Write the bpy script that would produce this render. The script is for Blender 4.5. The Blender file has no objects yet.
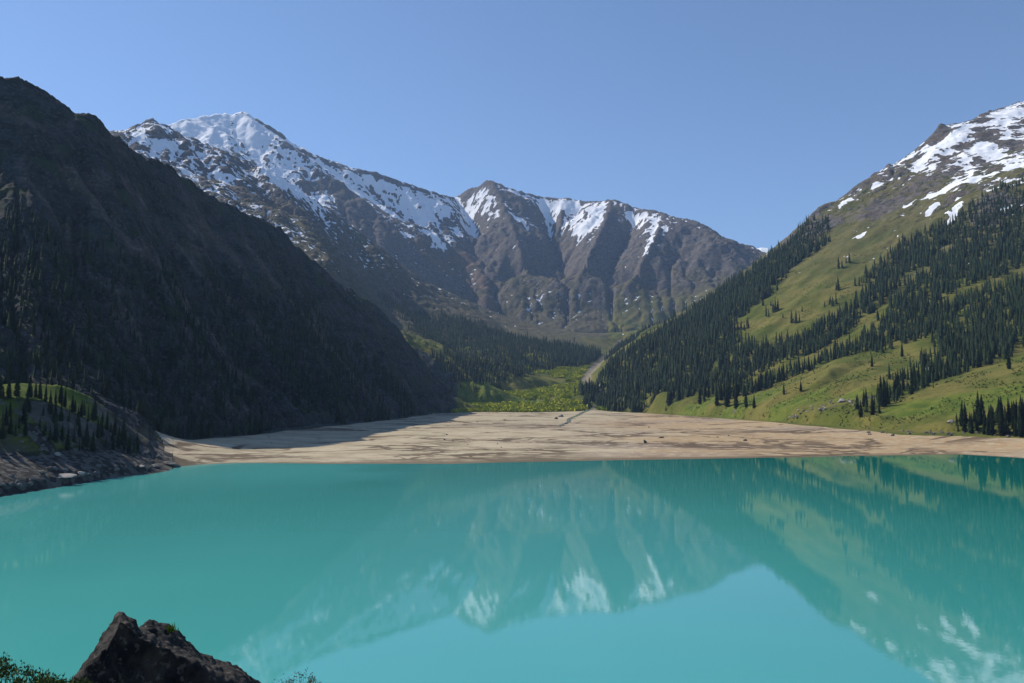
import bpy, bmesh, math, random
import numpy as np
from mathutils import Vector, Matrix

# ------------------------------------------------------------------ camera
scene = bpy.context.scene
C = scene.collection
CAMZ = 44.0
F = 28.0 / 36.0 * 1024
PITCH = math.atan(55.5 / F)
cd = bpy.data.cameras.new("camera")
cd.lens = 28.0; cd.sensor_width = 36.0; cd.clip_start = 0.1; cd.clip_end = 60000
cam = bpy.data.objects.new("camera", cd); C.objects.link(cam)
cam.location = (0, 0, CAMZ); cam.rotation_euler = (math.pi / 2 + PITCH, 0, 0)
scene.camera = cam
# ------------------------------------------------------------------ sky and sun
SUN_AZ = math.radians(-62)      # from straight ahead, negative = left
SUN_EL = math.radians(42.5)
w = bpy.data.worlds.new("World"); scene.world = w; w.use_nodes = True
nt = w.node_tree; nt.nodes.clear()
sky = nt.nodes.new('ShaderNodeTexSky'); sky.sky_type = 'NISHITA'; sky.sun_disc = False
sky.sun_elevation = SUN_EL; sky.sun_rotation = SUN_AZ
sky.altitude = 2500; sky.air_density = 1.0; sky.dust_density = 0.3; sky.ozone_density = 3.6
bg = nt.nodes.new('ShaderNodeBackground'); bg.inputs[1].default_value = 0.15
wo = nt.nodes.new('ShaderNodeOutputWorld')
nt.links.new(sky.outputs[0], bg.inputs[0]); nt.links.new(bg.outputs[0], wo.inputs[0])
sd = bpy.data.lights.new("sun", 'SUN'); sd.energy = 5.0; sd.angle = math.radians(0.53); sd.color = (1.0, 0.93, 0.82)
sun = bpy.data.objects.new("sun", sd); C.objects.link(sun)
svec = Vector((math.sin(SUN_AZ) * math.cos(SUN_EL), math.cos(SUN_AZ) * math.cos(SUN_EL), math.sin(SUN_EL)))
sun.rotation_euler = svec.to_track_quat('Z', 'Y').to_euler()
sun.location = (0, 0, 3000)
vs = scene.view_settings
vs.view_transform = 'Standard'; vs.look = 'None'; vs.gamma = 1; vs.use_curve_mapping = False; vs.exposure = 0.12
scene.cycles.max_bounces = 6; scene.cycles.diffuse_bounces = 2; scene.cycles.glossy_bounces = 2
scene.cycles.transparent_max_bounces = 4; scene.cycles.volume_bounces = 0

rng = np.random.default_rng(7)
random.seed(7)

# ------------------------------------------------------------------ helpers
def ray(px, py):
    a = (np.asarray(px, float) - 512) / F; b = (341.5 - np.asarray(py, float)) / F
    dx = a; dy = math.cos(PITCH) - b * math.sin(PITCH); dz = math.sin(PITCH) + b * math.cos(PITCH)
    h = np.hypot(dx, dy)
    return np.arctan2(dx, dy), dz / h          # azimuth, rise per metre of ground distance
def project(x, y, z):
    zz = z - CAMZ
    dep = y * math.cos(PITCH) + zz * math.sin(PITCH)
    up = -y * math.sin(PITCH) + zz * math.cos(PITCH)
    return 512 + F * x / dep, 341.5 - F * up / dep

_p = np.random.default_rng(11).permutation(512); PERM = np.concatenate([_p, _p, _p])
_ga = np.random.default_rng(12).uniform(0, 2 * np.pi, 512); GX = np.cos(_ga); GY = np.sin(_ga)
def perlin(x, y):
    xi = np.floor(x).astype(np.int64); yi = np.floor(y).astype(np.int64)
    fx = x - xi; fy = y - yi
    u = fx * fx * fx * (fx * (fx * 6 - 15) + 10); v = fy * fy * fy * (fy * (fy * 6 - 15) + 10)
    def g(ix, iy, dx, dy):
        h = PERM[PERM[ix & 511] + (iy & 511)]
        return GX[h] * dx + GY[h] * dy
    a = g(xi, yi, fx, fy); b = g(xi + 1, yi, fx - 1, fy)
    c = g(xi, yi + 1, fx, fy - 1); d = g(xi + 1, yi + 1, fx - 1, fy - 1)
    return ((a + u * (b - a)) + v * ((c + u * (d - c)) - (a + u * (b - a)))) * 1.45
def fbm(x, y, wl, octs, gain=0.5, ridged=False, off=0.0):
    out = 0; amp = 1.0; tot = 0
    for o in range(octs):
        n = perlin(x / wl + off + o * 17.3, y / wl - off + o * 9.1)
        if ridged: n = 1 - 2 * np.abs(n)
        out = out + amp * n; tot += amp
        amp *= gain; wl *= 0.5
    return out / tot
def sstep(a, b, x):
    t = np.clip((x - a) / (b - a), 0, 1); return t * t * (3 - 2 * t)

# ------------------------------------------------------------------ terrain control lines (traced, each point: px, py, ground distance)
DL = 1 / 275.0
R0, R1 = 180.0, 9000.0
A0, A1 = -1.25, 0.98
NI = int(math.log(R1 / R0) / DL) + 1
NJ = int((A1 - A0) / DL) + 1
# distances in the tables below are survey guesses; real ones: lake bed nearly flat, far slopes farther out
FOOT = [(150, 441, 1020), (200, 437, 1050), (250, 433, 1090), (300, 428, 1150), (350, 423, 1235), (400, 418, 1360), (437, 413, 1530), (480, 411.5, 1650),
        (540, 411.8, 1660), (600, 411, 1640), (650, 412.8, 1520), (700, 416, 1420), (760, 420, 1350), (830, 426, 1290), (900, 431, 1260), (960, 433, 1255), (1024, 436, 1260), (1100, 441, 1270)]
SQ = CAMZ / 72.0
def _footratio():
    a = []; r = []; d = []
    for px, py, D in FOOT:
        az, t = ray(px, py); a.append(float(az)); r.append((CAMZ - 9.0) / -float(t) / (D * SQ)); d.append(D)
    return [-1.3, a[0] - 0.03] + a, [1.05, 1.05] + r, [1050, 1050] + d
_FA, _FR, _FD = _footratio()
_DG = np.geomspace(200, 8000, 500)
def true_dist(az, D):
    az = np.asarray(az, float); D = np.asarray(D, float)
    rf = np.interp(az, _FA, _FR); fd = np.interp(az, _FA, _FD); sd_ = np.interp(az, [-1.3, float(ray(0, 400)[0]), float(ray(180, 400)[0]), float(ray(560, 400)[0]), float(ray(1024, 400)[0]), 1.0], [600, 700, 900, 890, 1150, 1150])
    c2 = np.interp(az, [float(ray(p, 400)[0]) for p in (437, 475, 800, 1024)], [0, 2.0, 1.95, 1.8]); c2 = np.maximum(c2, rf)
    c3 = np.where(az < float(ray(440, 400)[0]), 2.0, 2.15)
    k = np.where(D < sd_, 1.0, np.where(D < fd, 1 + (rf - 1) * (D - sd_) / np.maximum(fd - sd_, 1), np.where(D < 2000, rf + (c2 - rf) * (D - fd) / (2000 - fd), np.where(D < 2350, c2, np.where(D < 3000, c2 + (c3 - c2) * (D - 2350) / 650, c3)))))
    return D * SQ * k
def zof(px, py, D):
    az, t = ray(px, py); D = float(true_dist(az, D)); return az, CAMZ + D * t, D
def hit0(px, py, z=0.0):
    az, t = ray(px, py); return float((z - CAMZ) / t)

ridge_lines = []; soft_lines = []
def L(pts, soft=False):
    q = []
    for p in pts:
        az, z, D = zof(*p); q.append((float(az), D, float(z)))
    (soft_lines if soft else ridge_lines).append(q)
def W(pts, soft=True, real=False):
    if not real:
        o = []
        for a, d, z in pts:
            d2 = float(true_dist(a, d)); o.append((a, d2, CAMZ + (z - 72.0) * d2 / d))
        pts = o
    (soft_lines if soft else ridge_lines).append(pts)      # az, D, z

shore_px = [(-80, 522), (-40, 508), (0, 497), (30, 492), (60, 487), (90, 482), (120, 477), (150, 474), (168, 471), (179, 466.5), (200, 464.5), (235, 463),
            (330, 464), (450, 464), (560, 461.5), (640, 460), (700, 459), (800, 457.5), (900, 455.5), (960, 454.5), (1024, 458), (1100, 466), (1180, 478)]
shore = [(float(ray(a, b)[0]), hit0(a, b)) for a, b in shore_px]
shore = [(-1.25, 470.0 * SQ), (-0.95, 520.0 * SQ), (-0.80, 560.0 * SQ)] + shore + [(0.80, 1010.0 * SQ), (0.98, 900.0 * SQ)]
sh_a = np.array([s[0] for s in shore]); sh_d = np.array([s[1] for s in shore])
W([(a, d, 0.0) for a, d in shore], True, True)
W([(a, d * 0.975, -1.2) for a, d in shore], True, True)
W([(a, d * 0.93, -6.0) for a, d in shore], True, True)
foot = FOOT
L(foot, True)
def flat(pts, z):
    q = []
    for px, py in pts:
        az, t = ray(px, py); q.append((float(az), (z - CAMZ) / float(t), z))
    soft_lines.append(q)
flat([(230, 450), (300, 447), (380, 443), (480, 439), (560, 437), (640, 437), (720, 440), (800, 442.5), (900, 445), (960, 445.5), (1024, 448)], 2.2)
flat([(330, 437), (400, 430), (480, 424), (560, 422), (640, 423), (720, 428), (800, 433), (860, 437)], 5.0)
# valley floor and river
river = [(566, 425, 1370), (572, 420, 1440), (588, 411, 1600), (600, 404, 1730), (594, 396, 1850), (588, 388, 2000), (586, 378, 2200), (597, 366, 2450), (612, 354, 2750), (622, 344, 3100)]
L(river[2:], True)
L([(450, 407, 1750), (500, 404, 1780), (560, 402, 1780)], True)
L([(486, 396, 1900), (530, 390, 1980), (575, 384, 2100)], True)
L([(540, 372, 2260), (575, 366, 2420)], True)
L([(560, 336, 3500), (600, 337, 3550), (640, 334, 3650), (680, 330, 3750)], True)
# left mountain
lcrest = [(0, 78, 1600), (22, 81, 1620), (53, 99.5, 1645), (70, 108, 1655), (94, 114, 1670), (110, 132, 1690), (143, 157, 1730), (158, 161, 1745), (179, 173, 1770), (211, 195, 1810), (234, 208, 1835), (256, 218, 1860),
          (280, 227, 1885), (297, 247, 1900), (320, 268, 1915), (341, 287, 1925), (375, 305, 1930), (398, 335, 1925), (419, 359, 1890), (432, 383, 1820), (440, 409, 1700)]
L([(-60, 92, 1560)] + lcrest)
W([(-0.64, 1530, 430), (-0.74, 1450, 230), (-0.95, 1350, 160), (-1.25, 1250, 120)], False)  # unseen crest beyond the frame, shaped low so sun reaches the knoll top
W([(-1.25, 700, 40), (-0.95, 780, 45), (-0.75, 880, 55)])
L([(94, 114, 1670), (112, 190, 1480), (138, 280, 1310), (156, 360, 1180), (166, 415, 1110)])
L([(211, 195, 1810), (218, 270, 1620), (236, 340, 1450), (256, 400, 1310)])
L([(22, 81, 1620), (26, 170, 1420), (46, 270, 1240), (64, 370, 1090)])
L([(297, 247, 1900), (318, 310, 1720), (345, 365, 1580), (372, 405, 1480)])
L([(60, 230, 1400), (88, 320, 1240), (104, 400, 1110)], True)
L([(160, 230, 1620), (186, 310, 1440), (205, 380, 1280)], True)
# hillock
hill = [(-140, 396, 850), (-60, 389, 850), (0, 387, 860), (30, 386.5, 865), (60, 391, 875), (90, 403, 890), (115, 420, 905), (138, 440, 925), (150, 453, 935), (160, 462, 935)]
L(hill, True)
L([(-100, 406, 800), (0, 402, 815), (40, 405, 825), (80, 421, 845), (110, 437, 870)], True)
L([(-60, 470, 730), (0, 463, 760), (60, 459, 800), (110, 456, 850), (140, 459, 890)], True)
L([(-60, 410, 960), (0, 416, 980), (60, 430, 960), (110, 440, 970), (140, 450, 975), (165, 458, 950)], True)
L([(98, 399, 1030), (112, 402, 1030), (126, 412, 1035), (140, 428, 1040), (150, 438, 1045)])
# behind left mountain
W([(-1.25, 1900, 90), (-0.9, 2000, 110), (-0.72, 2100, 160), (-0.55, 2300, 380), (-0.4, 2330, 420), (-0.3, 2350, 360), (-0.2, 2350, 290), (-0.13, 2200, 220), (-0.085, 1950, 130)])
# second ridge and forested spur
L([(-300, 190, 2800), (-150, 150, 2900), (0, 130, 3000), (90, 150, 3060), (120, 137, 3060), (137, 127, 3070), (152, 123, 3080), (165, 127, 3090), (176, 137, 3100), (199, 142, 3120), (222, 154, 3150), (235, 160, 3170), (270, 184, 3220),
   (300, 202, 3250), (318, 212, 3270), (353, 236, 3290), (382, 260, 3290), (419, 284, 3270), (445, 312, 3180), (475, 314, 3140), (500, 324, 3080), (528, 333, 2980), (556, 343, 2850), (580, 350, 2760), (602, 354, 2700)])
L([(353, 236, 3290), (372, 285, 2950), (398, 330, 2600), (420, 356, 2330)])
L([(235, 160, 3170), (268, 205, 2960), (300, 232, 2780), (330, 262, 2600)])
L([(400, 312, 3000), (430, 340, 2650), (462, 366, 2300)], True)
L([(500, 324, 3080), (512, 340, 2700), (525, 358, 2420), (540, 370, 2280)])
# behind the second ridge
W([(-1.0, 4300, 700), (-0.62, 4300, 900), (-0.5, 4300, 1150), (-0.42, 4250, 1220), (-0.36, 4200, 1080), (-0.25, 4150, 850), (-0.15, 4050, 640), (-0.07, 3900, 480), (0.0, 3750, 400), (0.05, 3600, 360)])
# main massif
L([(-250, 190, 4700), (0, 150, 4800), (120, 140, 4900), (165, 129, 4950), (176, 124, 5000), (200, 118, 5100), (222, 114, 5180), (236, 115, 5200), (244, 111, 5200), (258, 122, 5150), (275, 130, 5100), (290, 143, 5050), (310, 155, 5000),
   (325, 161, 5000), (347, 168, 5000), (375, 173.5, 5000), (400, 183, 5000), (420, 190, 5050), (440, 196, 5080), (455, 198, 5060), (468, 190, 5000), (480, 186, 4930), (489, 181, 4900), (497, 184, 4880), (510, 190, 4850), (538, 197, 4900), (563, 199, 4900),
   (581, 202, 4850), (596, 203, 4780), (612, 200, 4700), (637, 209, 4600), (665, 214.5, 4500), (686, 225, 4400), (712, 237, 4300), (732, 250, 4200), (745, 262, 4150), (758, 277, 4080), (800, 305, 3950), (950, 330, 3900)])
L([(310, 155, 5000), (338, 180, 4860), (359, 196, 4760), (394, 220, 4560), (420, 244, 4380), (445, 265, 4200), (470, 285, 4000), (490, 302, 3800)])
L([(222, 114, 5180), (238, 140, 4950), (262, 168, 4700), (300, 200, 4480)])
L([(489, 181, 4900), (500, 200, 4700), (512, 226, 4440), (520, 252, 4210), (530, 280, 4010), (536, 305, 3820)])
L([(563, 199, 4900), (562, 214, 4740), (556, 234, 4560)])
L([(612, 200, 4700), (606, 222, 4440), (592, 250, 4190), (580, 276, 4010), (572, 296, 3860)])
L([(665, 214.5, 4500), (656, 238, 4240), (640, 266, 4040), (628, 288, 3900)])
L([(455, 198, 5060), (470, 225, 4760), (476, 246, 4560)])
L([(505, 291, 4120), (560, 294, 4140), (600, 294, 4090), (650, 298, 4000), (690, 302, 3900)], True)
L([(520, 316, 3780), (570, 316, 3800), (620, 317, 3800), (660, 316, 3780)], True)
L([(545, 222, 4820), (552, 245, 4640), (560, 275, 4330), (566, 292, 4150)], True)
L([(578, 216, 4800), (570, 232, 4700)], True)
L([(636, 224, 4620), (628, 250, 4420), (612, 280, 4150)], True)
L([(690, 240, 4330), (676, 266, 4180), (664, 292, 4000)], True)
L([(405, 238, 4700), (440, 246, 4600), (470, 262, 4360), (505, 290, 4050)], True)
L([(372, 205, 4900), (395, 226, 4750), (420, 240, 4640)], True)
W([(-1.25, 6500, 500), (-0.6, 6500, 700), (0.2, 6500, 600), (0.6, 6500, 500), (0.98, 6500, 400)])
# right mountain
rcrest = [(588, 402, 1740), (593, 388, 1790), (606, 372, 1850), (628, 356, 1920), (657, 343, 1990), (686, 327, 2040), (702, 314, 2070), (722, 296, 2110), (741, 287, 2150), (760, 268, 2180), (780, 255, 2220), (789, 245, 2240), (801, 228, 2260),
          (818, 210, 2300), (836, 204, 2340), (851, 193, 2370), (877, 177, 2430), (900, 168, 2490), (912, 158, 2520), (927, 144, 2570), (941, 126, 2610), (950, 128, 2640), (962, 125, 2670), (972, 123, 2700), (985, 115, 2740), (995, 114, 2850), (1009, 109, 2950), (1024, 103, 3000), (1100, 84, 3100), (1200, 90, 3100)]
L(rcrest)
L([(1200, 150, 2250), (1060, 165, 2220), (1015, 181, 2200), (960, 200, 2160), (930, 219, 2120), (880, 240, 2050), (840, 262, 1980), (800, 292, 1900), (760, 322, 1820), (720, 352, 1740), (690, 380, 1650), (665, 400, 1590)])
L([(1100, 190, 2120), (1010, 215, 2080), (960, 234, 2040), (900, 272, 1950), (850, 310, 1850), (800, 345, 1740), (760, 372, 1650)], True)
L([(1100, 350, 1560), (1024, 363, 1500), (980, 380, 1420), (930, 398, 1350), (870, 419, 1300)])
L([(1100, 338, 1700), (1024, 354, 1610), (960, 376, 1500), (900, 394, 1410)], True)
L([(905, 356, 1620), (870, 363, 1560), (830, 386, 1450), (780, 407, 1380)])
L([(1100, 260, 1950), (1024, 280, 1850), (960, 305, 1780), (905, 340, 1680)])
L([(620, 400, 1640), (680, 404, 1540), (740, 409, 1440)], True)
W([(0.98, 1300, 60), (0.8, 1300, 50), (0.7, 1290, 40)])
W([(0.20, 2900, 260), (0.3, 2950, 420), (0.4, 3100, 560), (0.5, 3400, 700), (0.62, 3800, 800), (0.98, 3900, 800)])
W([(0.98, 2600, 700), (0.8, 2800, 800), (0.66, 3050, 1000)], False)

# ------------------------------------------------------------------ membrane through the lines, then erosion
def rasterise(lines, ni, nj, dl):
    s = np.zeros((ni, nj)); c = np.zeros((ni, nj))
    for q in lines:
        for (a, d, z), (a2, d2, z2) in zip(q[:-1], q[1:]):
            n = int(max(abs(a2 - a), abs(math.log(d2 / d))) / dl * 2) + 2
            t = np.linspace(0, 1, n)
            aa = a + (a2 - a) * t; ll = math.log(d) + (math.log(d2) - math.log(d)) * t
            # keep the sight-line height exact between points
            zz = CAMZ + np.exp(ll) * ((z - CAMZ) / d * (1 - t) + (z2 - CAMZ) / d2 * t)
            i = np.round((ll - math.log(R0)) / dl).astype(int); j = np.round((aa - A0) / dl).astype(int)
            ok = (i >= 0) & (i < ni) & (j >= 0) & (j < nj)
            np.add.at(s, (i[ok], j[ok]), zz[ok]); np.add.at(c, (i[ok], j[ok]), 1)
    return s, c
def resize(a, ni, nj):
    oi, oj = a.shape
    x = np.linspace(0, oi - 1, ni); y = np.linspace(0, oj - 1, nj)
    i = np.minimum(x.astype(int), oi - 2); j = np.minimum(y.astype(int), oj - 2)
    fi = (x - i)[:, None]; fj = (y - j)[None, :]
    return (a[i][:, j] * (1 - fi) * (1 - fj) + a[i + 1][:, j] * fi * (1 - fj) + a[i][:, j + 1] * (1 - fi) * fj + a[i + 1][:, j + 1] * fi * fj)
def membrane():
    h = None
    for lv in (16, 8, 4, 2, 1):
        ni, nj = (NI - 1) // lv + 1, (NJ - 1) // lv + 1
        s, c = rasterise(ridge_lines + soft_lines, ni, nj, DL * lv)
        m = c > 0; v = np.where(m, s / np.maximum(c, 1), 0)
        h = np.full((ni, nj), 200.0) if h is None else resize(h, ni, nj)
        h[0, :] = -20
        for it in range({16: 800, 8: 500, 4: 350, 2: 200, 1: 120}[lv]):
            h[m] = v[m]
            p = np.pad(h, 1, mode='edge')
            h = 0.25 * (p[:-2, 1:-1] + p[2:, 1:-1] + p[1:-1, :-2] + p[1:-1, 2:])
            h[0, :] = -20
        h[m] = v[m]
    return h, m
H, PIN = membrane()
lnD = math.log(R0) + np.arange(NI) * DL; D1 = np.exp(lnD); AZ1 = A0 + np.arange(NJ) * DL
DD = D1[:, None] * np.ones((1, NJ)); X = DD * np.sin(AZ1)[None, :]; Y = DD * np.cos(AZ1)[None, :]
def design_dist(D, az):
    out = np.empty((len(D), len(az)))
    for j, a_ in enumerate(az):
        out[:, j] = np.interp(D, np.maximum.accumulate(true_dist(a_, _DG)), _DG)
    return out
DQ = design_dist(D1, AZ1)
def blur(a, n):
    for _ in range(n):
        p = np.pad(a, 1, mode='edge')
        a = 0.25 * (p[:-2, 1:-1] + p[2:, 1:-1] + p[1:-1, :-2] + p[1:-1, 2:])
    return a
def slope_of(h, dl, D):
    gi, gj = np.gradient(h, dl)
    return np.hypot(gi, gj) / D[:, None]
steep = sstep(0.12, 0.40, slope_of(blur(H, 4), DL, D1))
FOOT_D = np.interp(AZ1, [float(ray(a, b)[0]) for a, b, _ in foot], [float(true_dist(ray(a, b)[0], d)) for a, b, d in foot])
FOOT_D = np.where(AZ1 < ray(150, 441)[0], np.interp(AZ1, sh_a, sh_d) * 1.0, FOOT_D)
bed = (DD < FOOT_D[None, :] * 1.01)
rs, rc = rasterise(ridge_lines, NI, NJ, DL)
near_r = np.clip(blur((rc > 0).astype(float), 14) * 7.0, 0, 1)     # 1 on the traced ridges
amp = steep * (1 - bed)
sc = np.clip(DD / 2500, 0.55, 1.5)
wx = X + 60 * fbm(X, Y, 500, 3, off=3.1); wy = Y + 60 * fbm(X, Y, 500, 3, off=8.2)
gentle = 1 - 0.78 * sstep(0.12, 0.2, np.arctan2(X, Y)) * (DQ < 3300)      # the right-hand slope is smoother
rightm = sstep(0.12, 0.2, np.arctan2(X, Y)) * (DQ < 3300)
rivc = np.zeros_like(X)
for (a_, b_) in zip(river[2:-1], river[3:]):
    for t_ in np.linspace(0, 1, 8):
        p_ = [a_[k] + (b_[k] - a_[k]) * t_ for k in range(3)]; az_, _t = ray(p_[0], p_[1]); p_[2] = float(true_dist(az_, p_[2])); rivc = np.maximum(rivc, np.exp(-((X - p_[2] * math.sin(az_)) ** 2 + (Y - p_[2] * math.cos(az_)) ** 2) / 70 ** 2))
amp = amp * (1 - rivc) * (1 - 0.75 * (DQ < 1000) * (np.arctan2(X, Y) < -0.34))
# long spurs that run up the right-hand slope, lower left to upper right
ux, uy = 0.80 * X + 0.60 * Y, -0.60 * X + 0.80 * Y
H = H + rightm * amp * (1 - near_r) * (16 * fbm(ux / 3.0, uy, 190, 3, 0.55, True, 91.0) + 5 * fbm(ux / 1.8, uy, 60, 3, 0.55, True, 95.0))
massifm = (DQ > 2400) * (1 - rightm)
H = H + massifm * amp * (1 - 0.8 * near_r) * (0.25 + 0.75 * sstep(420, 900, H)) * 46 * fbm(wx + wy * 0.35, wy, 330, 5, 0.62, True, 98.0)
H = H + amp * gentle * (1 - near_r) * np.where(massifm > 0.5, 0.3 + 0.7 * sstep(450, 950, H), 1.0) * sc * 34 * fbm(wx, wy, 420, 3, 0.5, True, 1.7)
H = H + amp * gentle * (1 - 0.7 * near_r) * np.where(massifm > 0.5, 0.35 + 0.65 * sstep(450, 950, H), 1.0) * sc * 11 * fbm(wx, wy, 130, 4, 0.6, True, 5.5)

import heapq
def fill(h):
    ni, nj = h.shape; n = ni * nj
    hl = h.ravel().tolist(); seen = bytearray(n); heap = []
    for i in range(ni):
        for j in ((0, nj - 1) if 0 < i < ni - 1 else range(nj)):
            k = i * nj + j
            if not seen[k]: seen[k] = 1; heap.append((hl[k], k))
    heapq.heapify(heap); pop = heapq.heappop; push = heapq.heappush
    offs = (-nj, nj, -1, 1, -nj - 1, -nj + 1, nj - 1, nj + 1)
    while heap:
        z, k = pop(heap)
        for o in offs:
            q = k + o
            if 0 <= q < n and not seen[q]:
                seen[q] = 1
                if hl[q] <= z: hl[q] = z + 0.002
                push(heap, (hl[q], q))
    return np.array(hl).reshape(ni, nj)
def erode(h, iters, K, w, cap):
    h0 = h.copy(); ni, nj = h.shape; n = ni * nj
    idx = np.arange(n).reshape(ni, nj)
    cell = (D1 * DL)[:, None] * np.ones((1, nj))
    area0 = (cell ** 2).ravel()
    for it in range(iters):
        if it % 3 == 0: h = np.maximum(h, 0) + np.minimum(h, 0) ; h = fill(h)
        best = np.zeros((ni, nj)); rec = idx.copy(); dist = cell.copy()
        P = np.pad(h, 1, mode='constant', constant_values=1e9); PI = np.pad(idx, 1)
        for di, dj in ((-1, 0), (1, 0), (0, -1), (0, 1), (-1, -1), (-1, 1), (1, -1), (1, 1)):
            L_ = cell * (1.4142 if di and dj else 1.0)
            s = (h - P[1 + di:1 + di + ni, 1 + dj:1 + dj + nj]) / L_
            b = s > best
            best = np.where(b, s, best); rec = np.where(b, PI[1 + di:1 + di + ni, 1 + dj:1 + dj + nj], rec); dist = np.where(b, L_, dist)
        order = np.argsort(h.ravel()); rl = rec.ravel().tolist(); A = area0.tolist()
        ol = order.tolist()
        for k in reversed(ol):
            r = rl[k]
            if r != k: A[r] += A[k]
        A = np.array(A)
        f = (K * w.ravel() * np.sqrt(np.minimum(A, 4e5)) / dist.ravel()).tolist()
        hl = h.ravel().tolist()
        for k in ol:
            r = rl[k]
            if r != k:
                fk = f[k]
                hl[k] = (hl[k] + fk * hl[r]) / (1 + fk)
        h = np.array(hl).reshape(ni, nj)
        h = np.maximum(h, h0 - cap)
        # talus: soften only very steep cells
        s = slope_of(h, DL, D1)
        h = h + (blur(h, 1) - h) * np.clip((s - 1.5) * 1.0, 0, 0.5)
    return h, A.reshape(ni, nj)
capm = 60 * np.clip(DD / 2500, 0.6, 1.5) * (1 - 0.8 * near_r)
H, AREA = erode(H, 12, 0.040, amp * (1 - 0.99 * rightm) * (1 - 0.75 * massifm), capm)

# ------------------------------------------------------------------ fine grid
UP = 2
DF = DL / UP
NFI, NFJ = (NI - 1) * UP + 1, (NJ - 1) * UP + 1
def up(a): return resize(a, NFI, NFJ)
Hs = blur(H, 1) * 0.25 + H * 0.75
Z = up(Hs)
Df = np.exp(math.log(R0) + np.arange(NFI) * DF); Af = A0 + np.arange(NFJ) * DF
DDf = Df[:, None] * np.ones((1, NFJ)); DQf = up(DQ); Xf = DDf * np.sin(Af)[None, :]; Yf = DDf * np.cos(Af)[None, :]
ampf = up(blur(amp, 2)); bedf = up(blur(bed.astype(float), 1)); nearf = up(near_r)
scf = np.clip(DDf / 2600, 0.35, 1.6)
rock_rough = 0.5 + 0.5 * fbm(Xf, Yf, 300, 3, off=21.0)
Z = Z + ampf * scf * (4.0 + 11.0 * rock_rough) * (1 - 0.6 * sstep(0.12, 0.2, np.arctan2(Xf, Yf)) * (DQf < 3300)) * fbm(Xf + 12 * fbm(Xf, Yf, 90, 2, off=2.0), Yf, 75, 4, 0.55, True, 13.0)
Z = Z + ampf * (DQf > 2400) * (Af[None, :] < 0.45) * (1 - 0.6 * nearf) * (0.35 + 0.65 * sstep(420, 900, Z)) * (13 * fbm(Xf + 0.4 * Yf, Yf, 95, 4, 0.6, True, 33.0) + 5 * (1 - np.abs(fbm(Xf, Yf, 40, 3, 0.6, False, 35.0)) * 3))
Z = Z + ampf * scf * 1.6 * fbm(Xf, Yf, 14, 2, 0.5, False, 31.0)
leftf = (Af[None, :] < -0.085) * (DQf < 2350) * ampf * sstep(990, 1120, DQf)
Z = Z + leftf * (9 * fbm(Xf + 15 * fbm(Xf, Yf, 60, 2, off=3.0), Yf, 110, 5, 0.62, True, 113.0) * (1 - 0.5 * nearf) + 4 * np.abs(fbm(Xf, Yf, 38, 3, 0.6, False, 117.0)))
_rc = np.interp(Af, [float(ray(p[0], p[1])[0]) for p in rcrest], [p[2] for p in rcrest])[None, :]
crag = np.exp(-((DQf - _rc) / 130) ** 2) * sstep(0.28, 0.36, Af)[None, :]
Z = Z + crag * (14 * fbm(Xf, Yf, 95, 5, 0.62, True, 121.0) - 2)
_lc = np.interp(Af, [float(ray(p[0], p[1])[0]) for p in lcrest], [p[2] for p in lcrest])[None, :]
cragl = np.exp(-((DQf - _lc) / 90) ** 2) * (Af[None, :] < -0.10) * (Af[None, :] > -0.62)
Z = Z + cragl * (11 * fbm(Xf, Yf, 45, 4, 0.68, True, 131.0) - 6.5)
upper = ((DQf > _rc - 750) & (DQf < _rc)) * sstep(0.38, 0.46, Af)[None, :] * ampf
Z = Z + upper * 8 * fbm(Xf, Yf, 90, 5, 0.6, True, 127.0)
# lake bed: old shorelines cut as small steps
on_bed = bedf * (Z > -1.5)
# damp the relief near the water and cut terraces
tw = Z + 0.30 * fbm(Xf, Yf, 120, 3, off=41.0) + 0.06 * fbm(Xf, Yf, 22, 2, off=43.0)
st = 0.5
fr = tw / st - np.floor(tw / st)
ZT = (np.floor(tw / st) + sstep(0.80, 0.99, fr)) * st
patch = sstep(-0.25, 0.35, fbm(Xf, Yf, 160, 2, off=47.0))
low = sstep(0.0, 0.5, Z)
Z = Z + on_bed * low * (patch * 0.75 * (ZT - Z) + 0.10 * fbm(Xf, Yf, 26, 3, off=45.0))

def hsamp(x, y, arr=None):
    arr = Z if arr is None else arr
    d = np.hypot(x, y); a = np.arctan2(x, y)
    fi = np.clip((np.log(d) - math.log(R0)) / DF, 0, NFI - 1.001); fj = np.clip((a - A0) / DF, 0, NFJ - 1.001)
    i = fi.astype(int); j = fj.astype(int); fi = fi - i; fj = fj - j
    return (arr[i, j] * (1 - fi) * (1 - fj) + arr[i + 1, j] * fi * (1 - fj) + arr[i, j + 1] * (1 - fi) * fj + arr[i + 1, j + 1] * fi * fj)
SLf = slope_of(Z, DF, Df); ZQ = 72.0 + (Z - CAMZ) * DQf / DDf
def blobs(pts, X_, Y_):
    """pts: px, py, distance, radius in metres, weight -> soft sum laid out on the ground"""
    out = np.zeros_like(X_)
    for px, py, d, r, wgt in pts:
        az, _ = ray(px, py); cx = d * math.sin(az); cy = d * math.cos(az)
        out += wgt * np.exp(-((X_ - cx) ** 2 + (Y_ - cy) ** 2) / (2 * r * r))
    return out
def find(px, py):
    """first terrain cell met by a sight line: ground distance"""
    az, t = ray(px, py)
    j = int(np.clip(round((float(az) - A0) / DF), 0, NFJ - 1))
    zl = CAMZ + Df * float(t)
    k = np.nonzero(Z[:, j] > zl)[0]
    return float(Df[k[0]]) if len(k) else 6000.0

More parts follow.
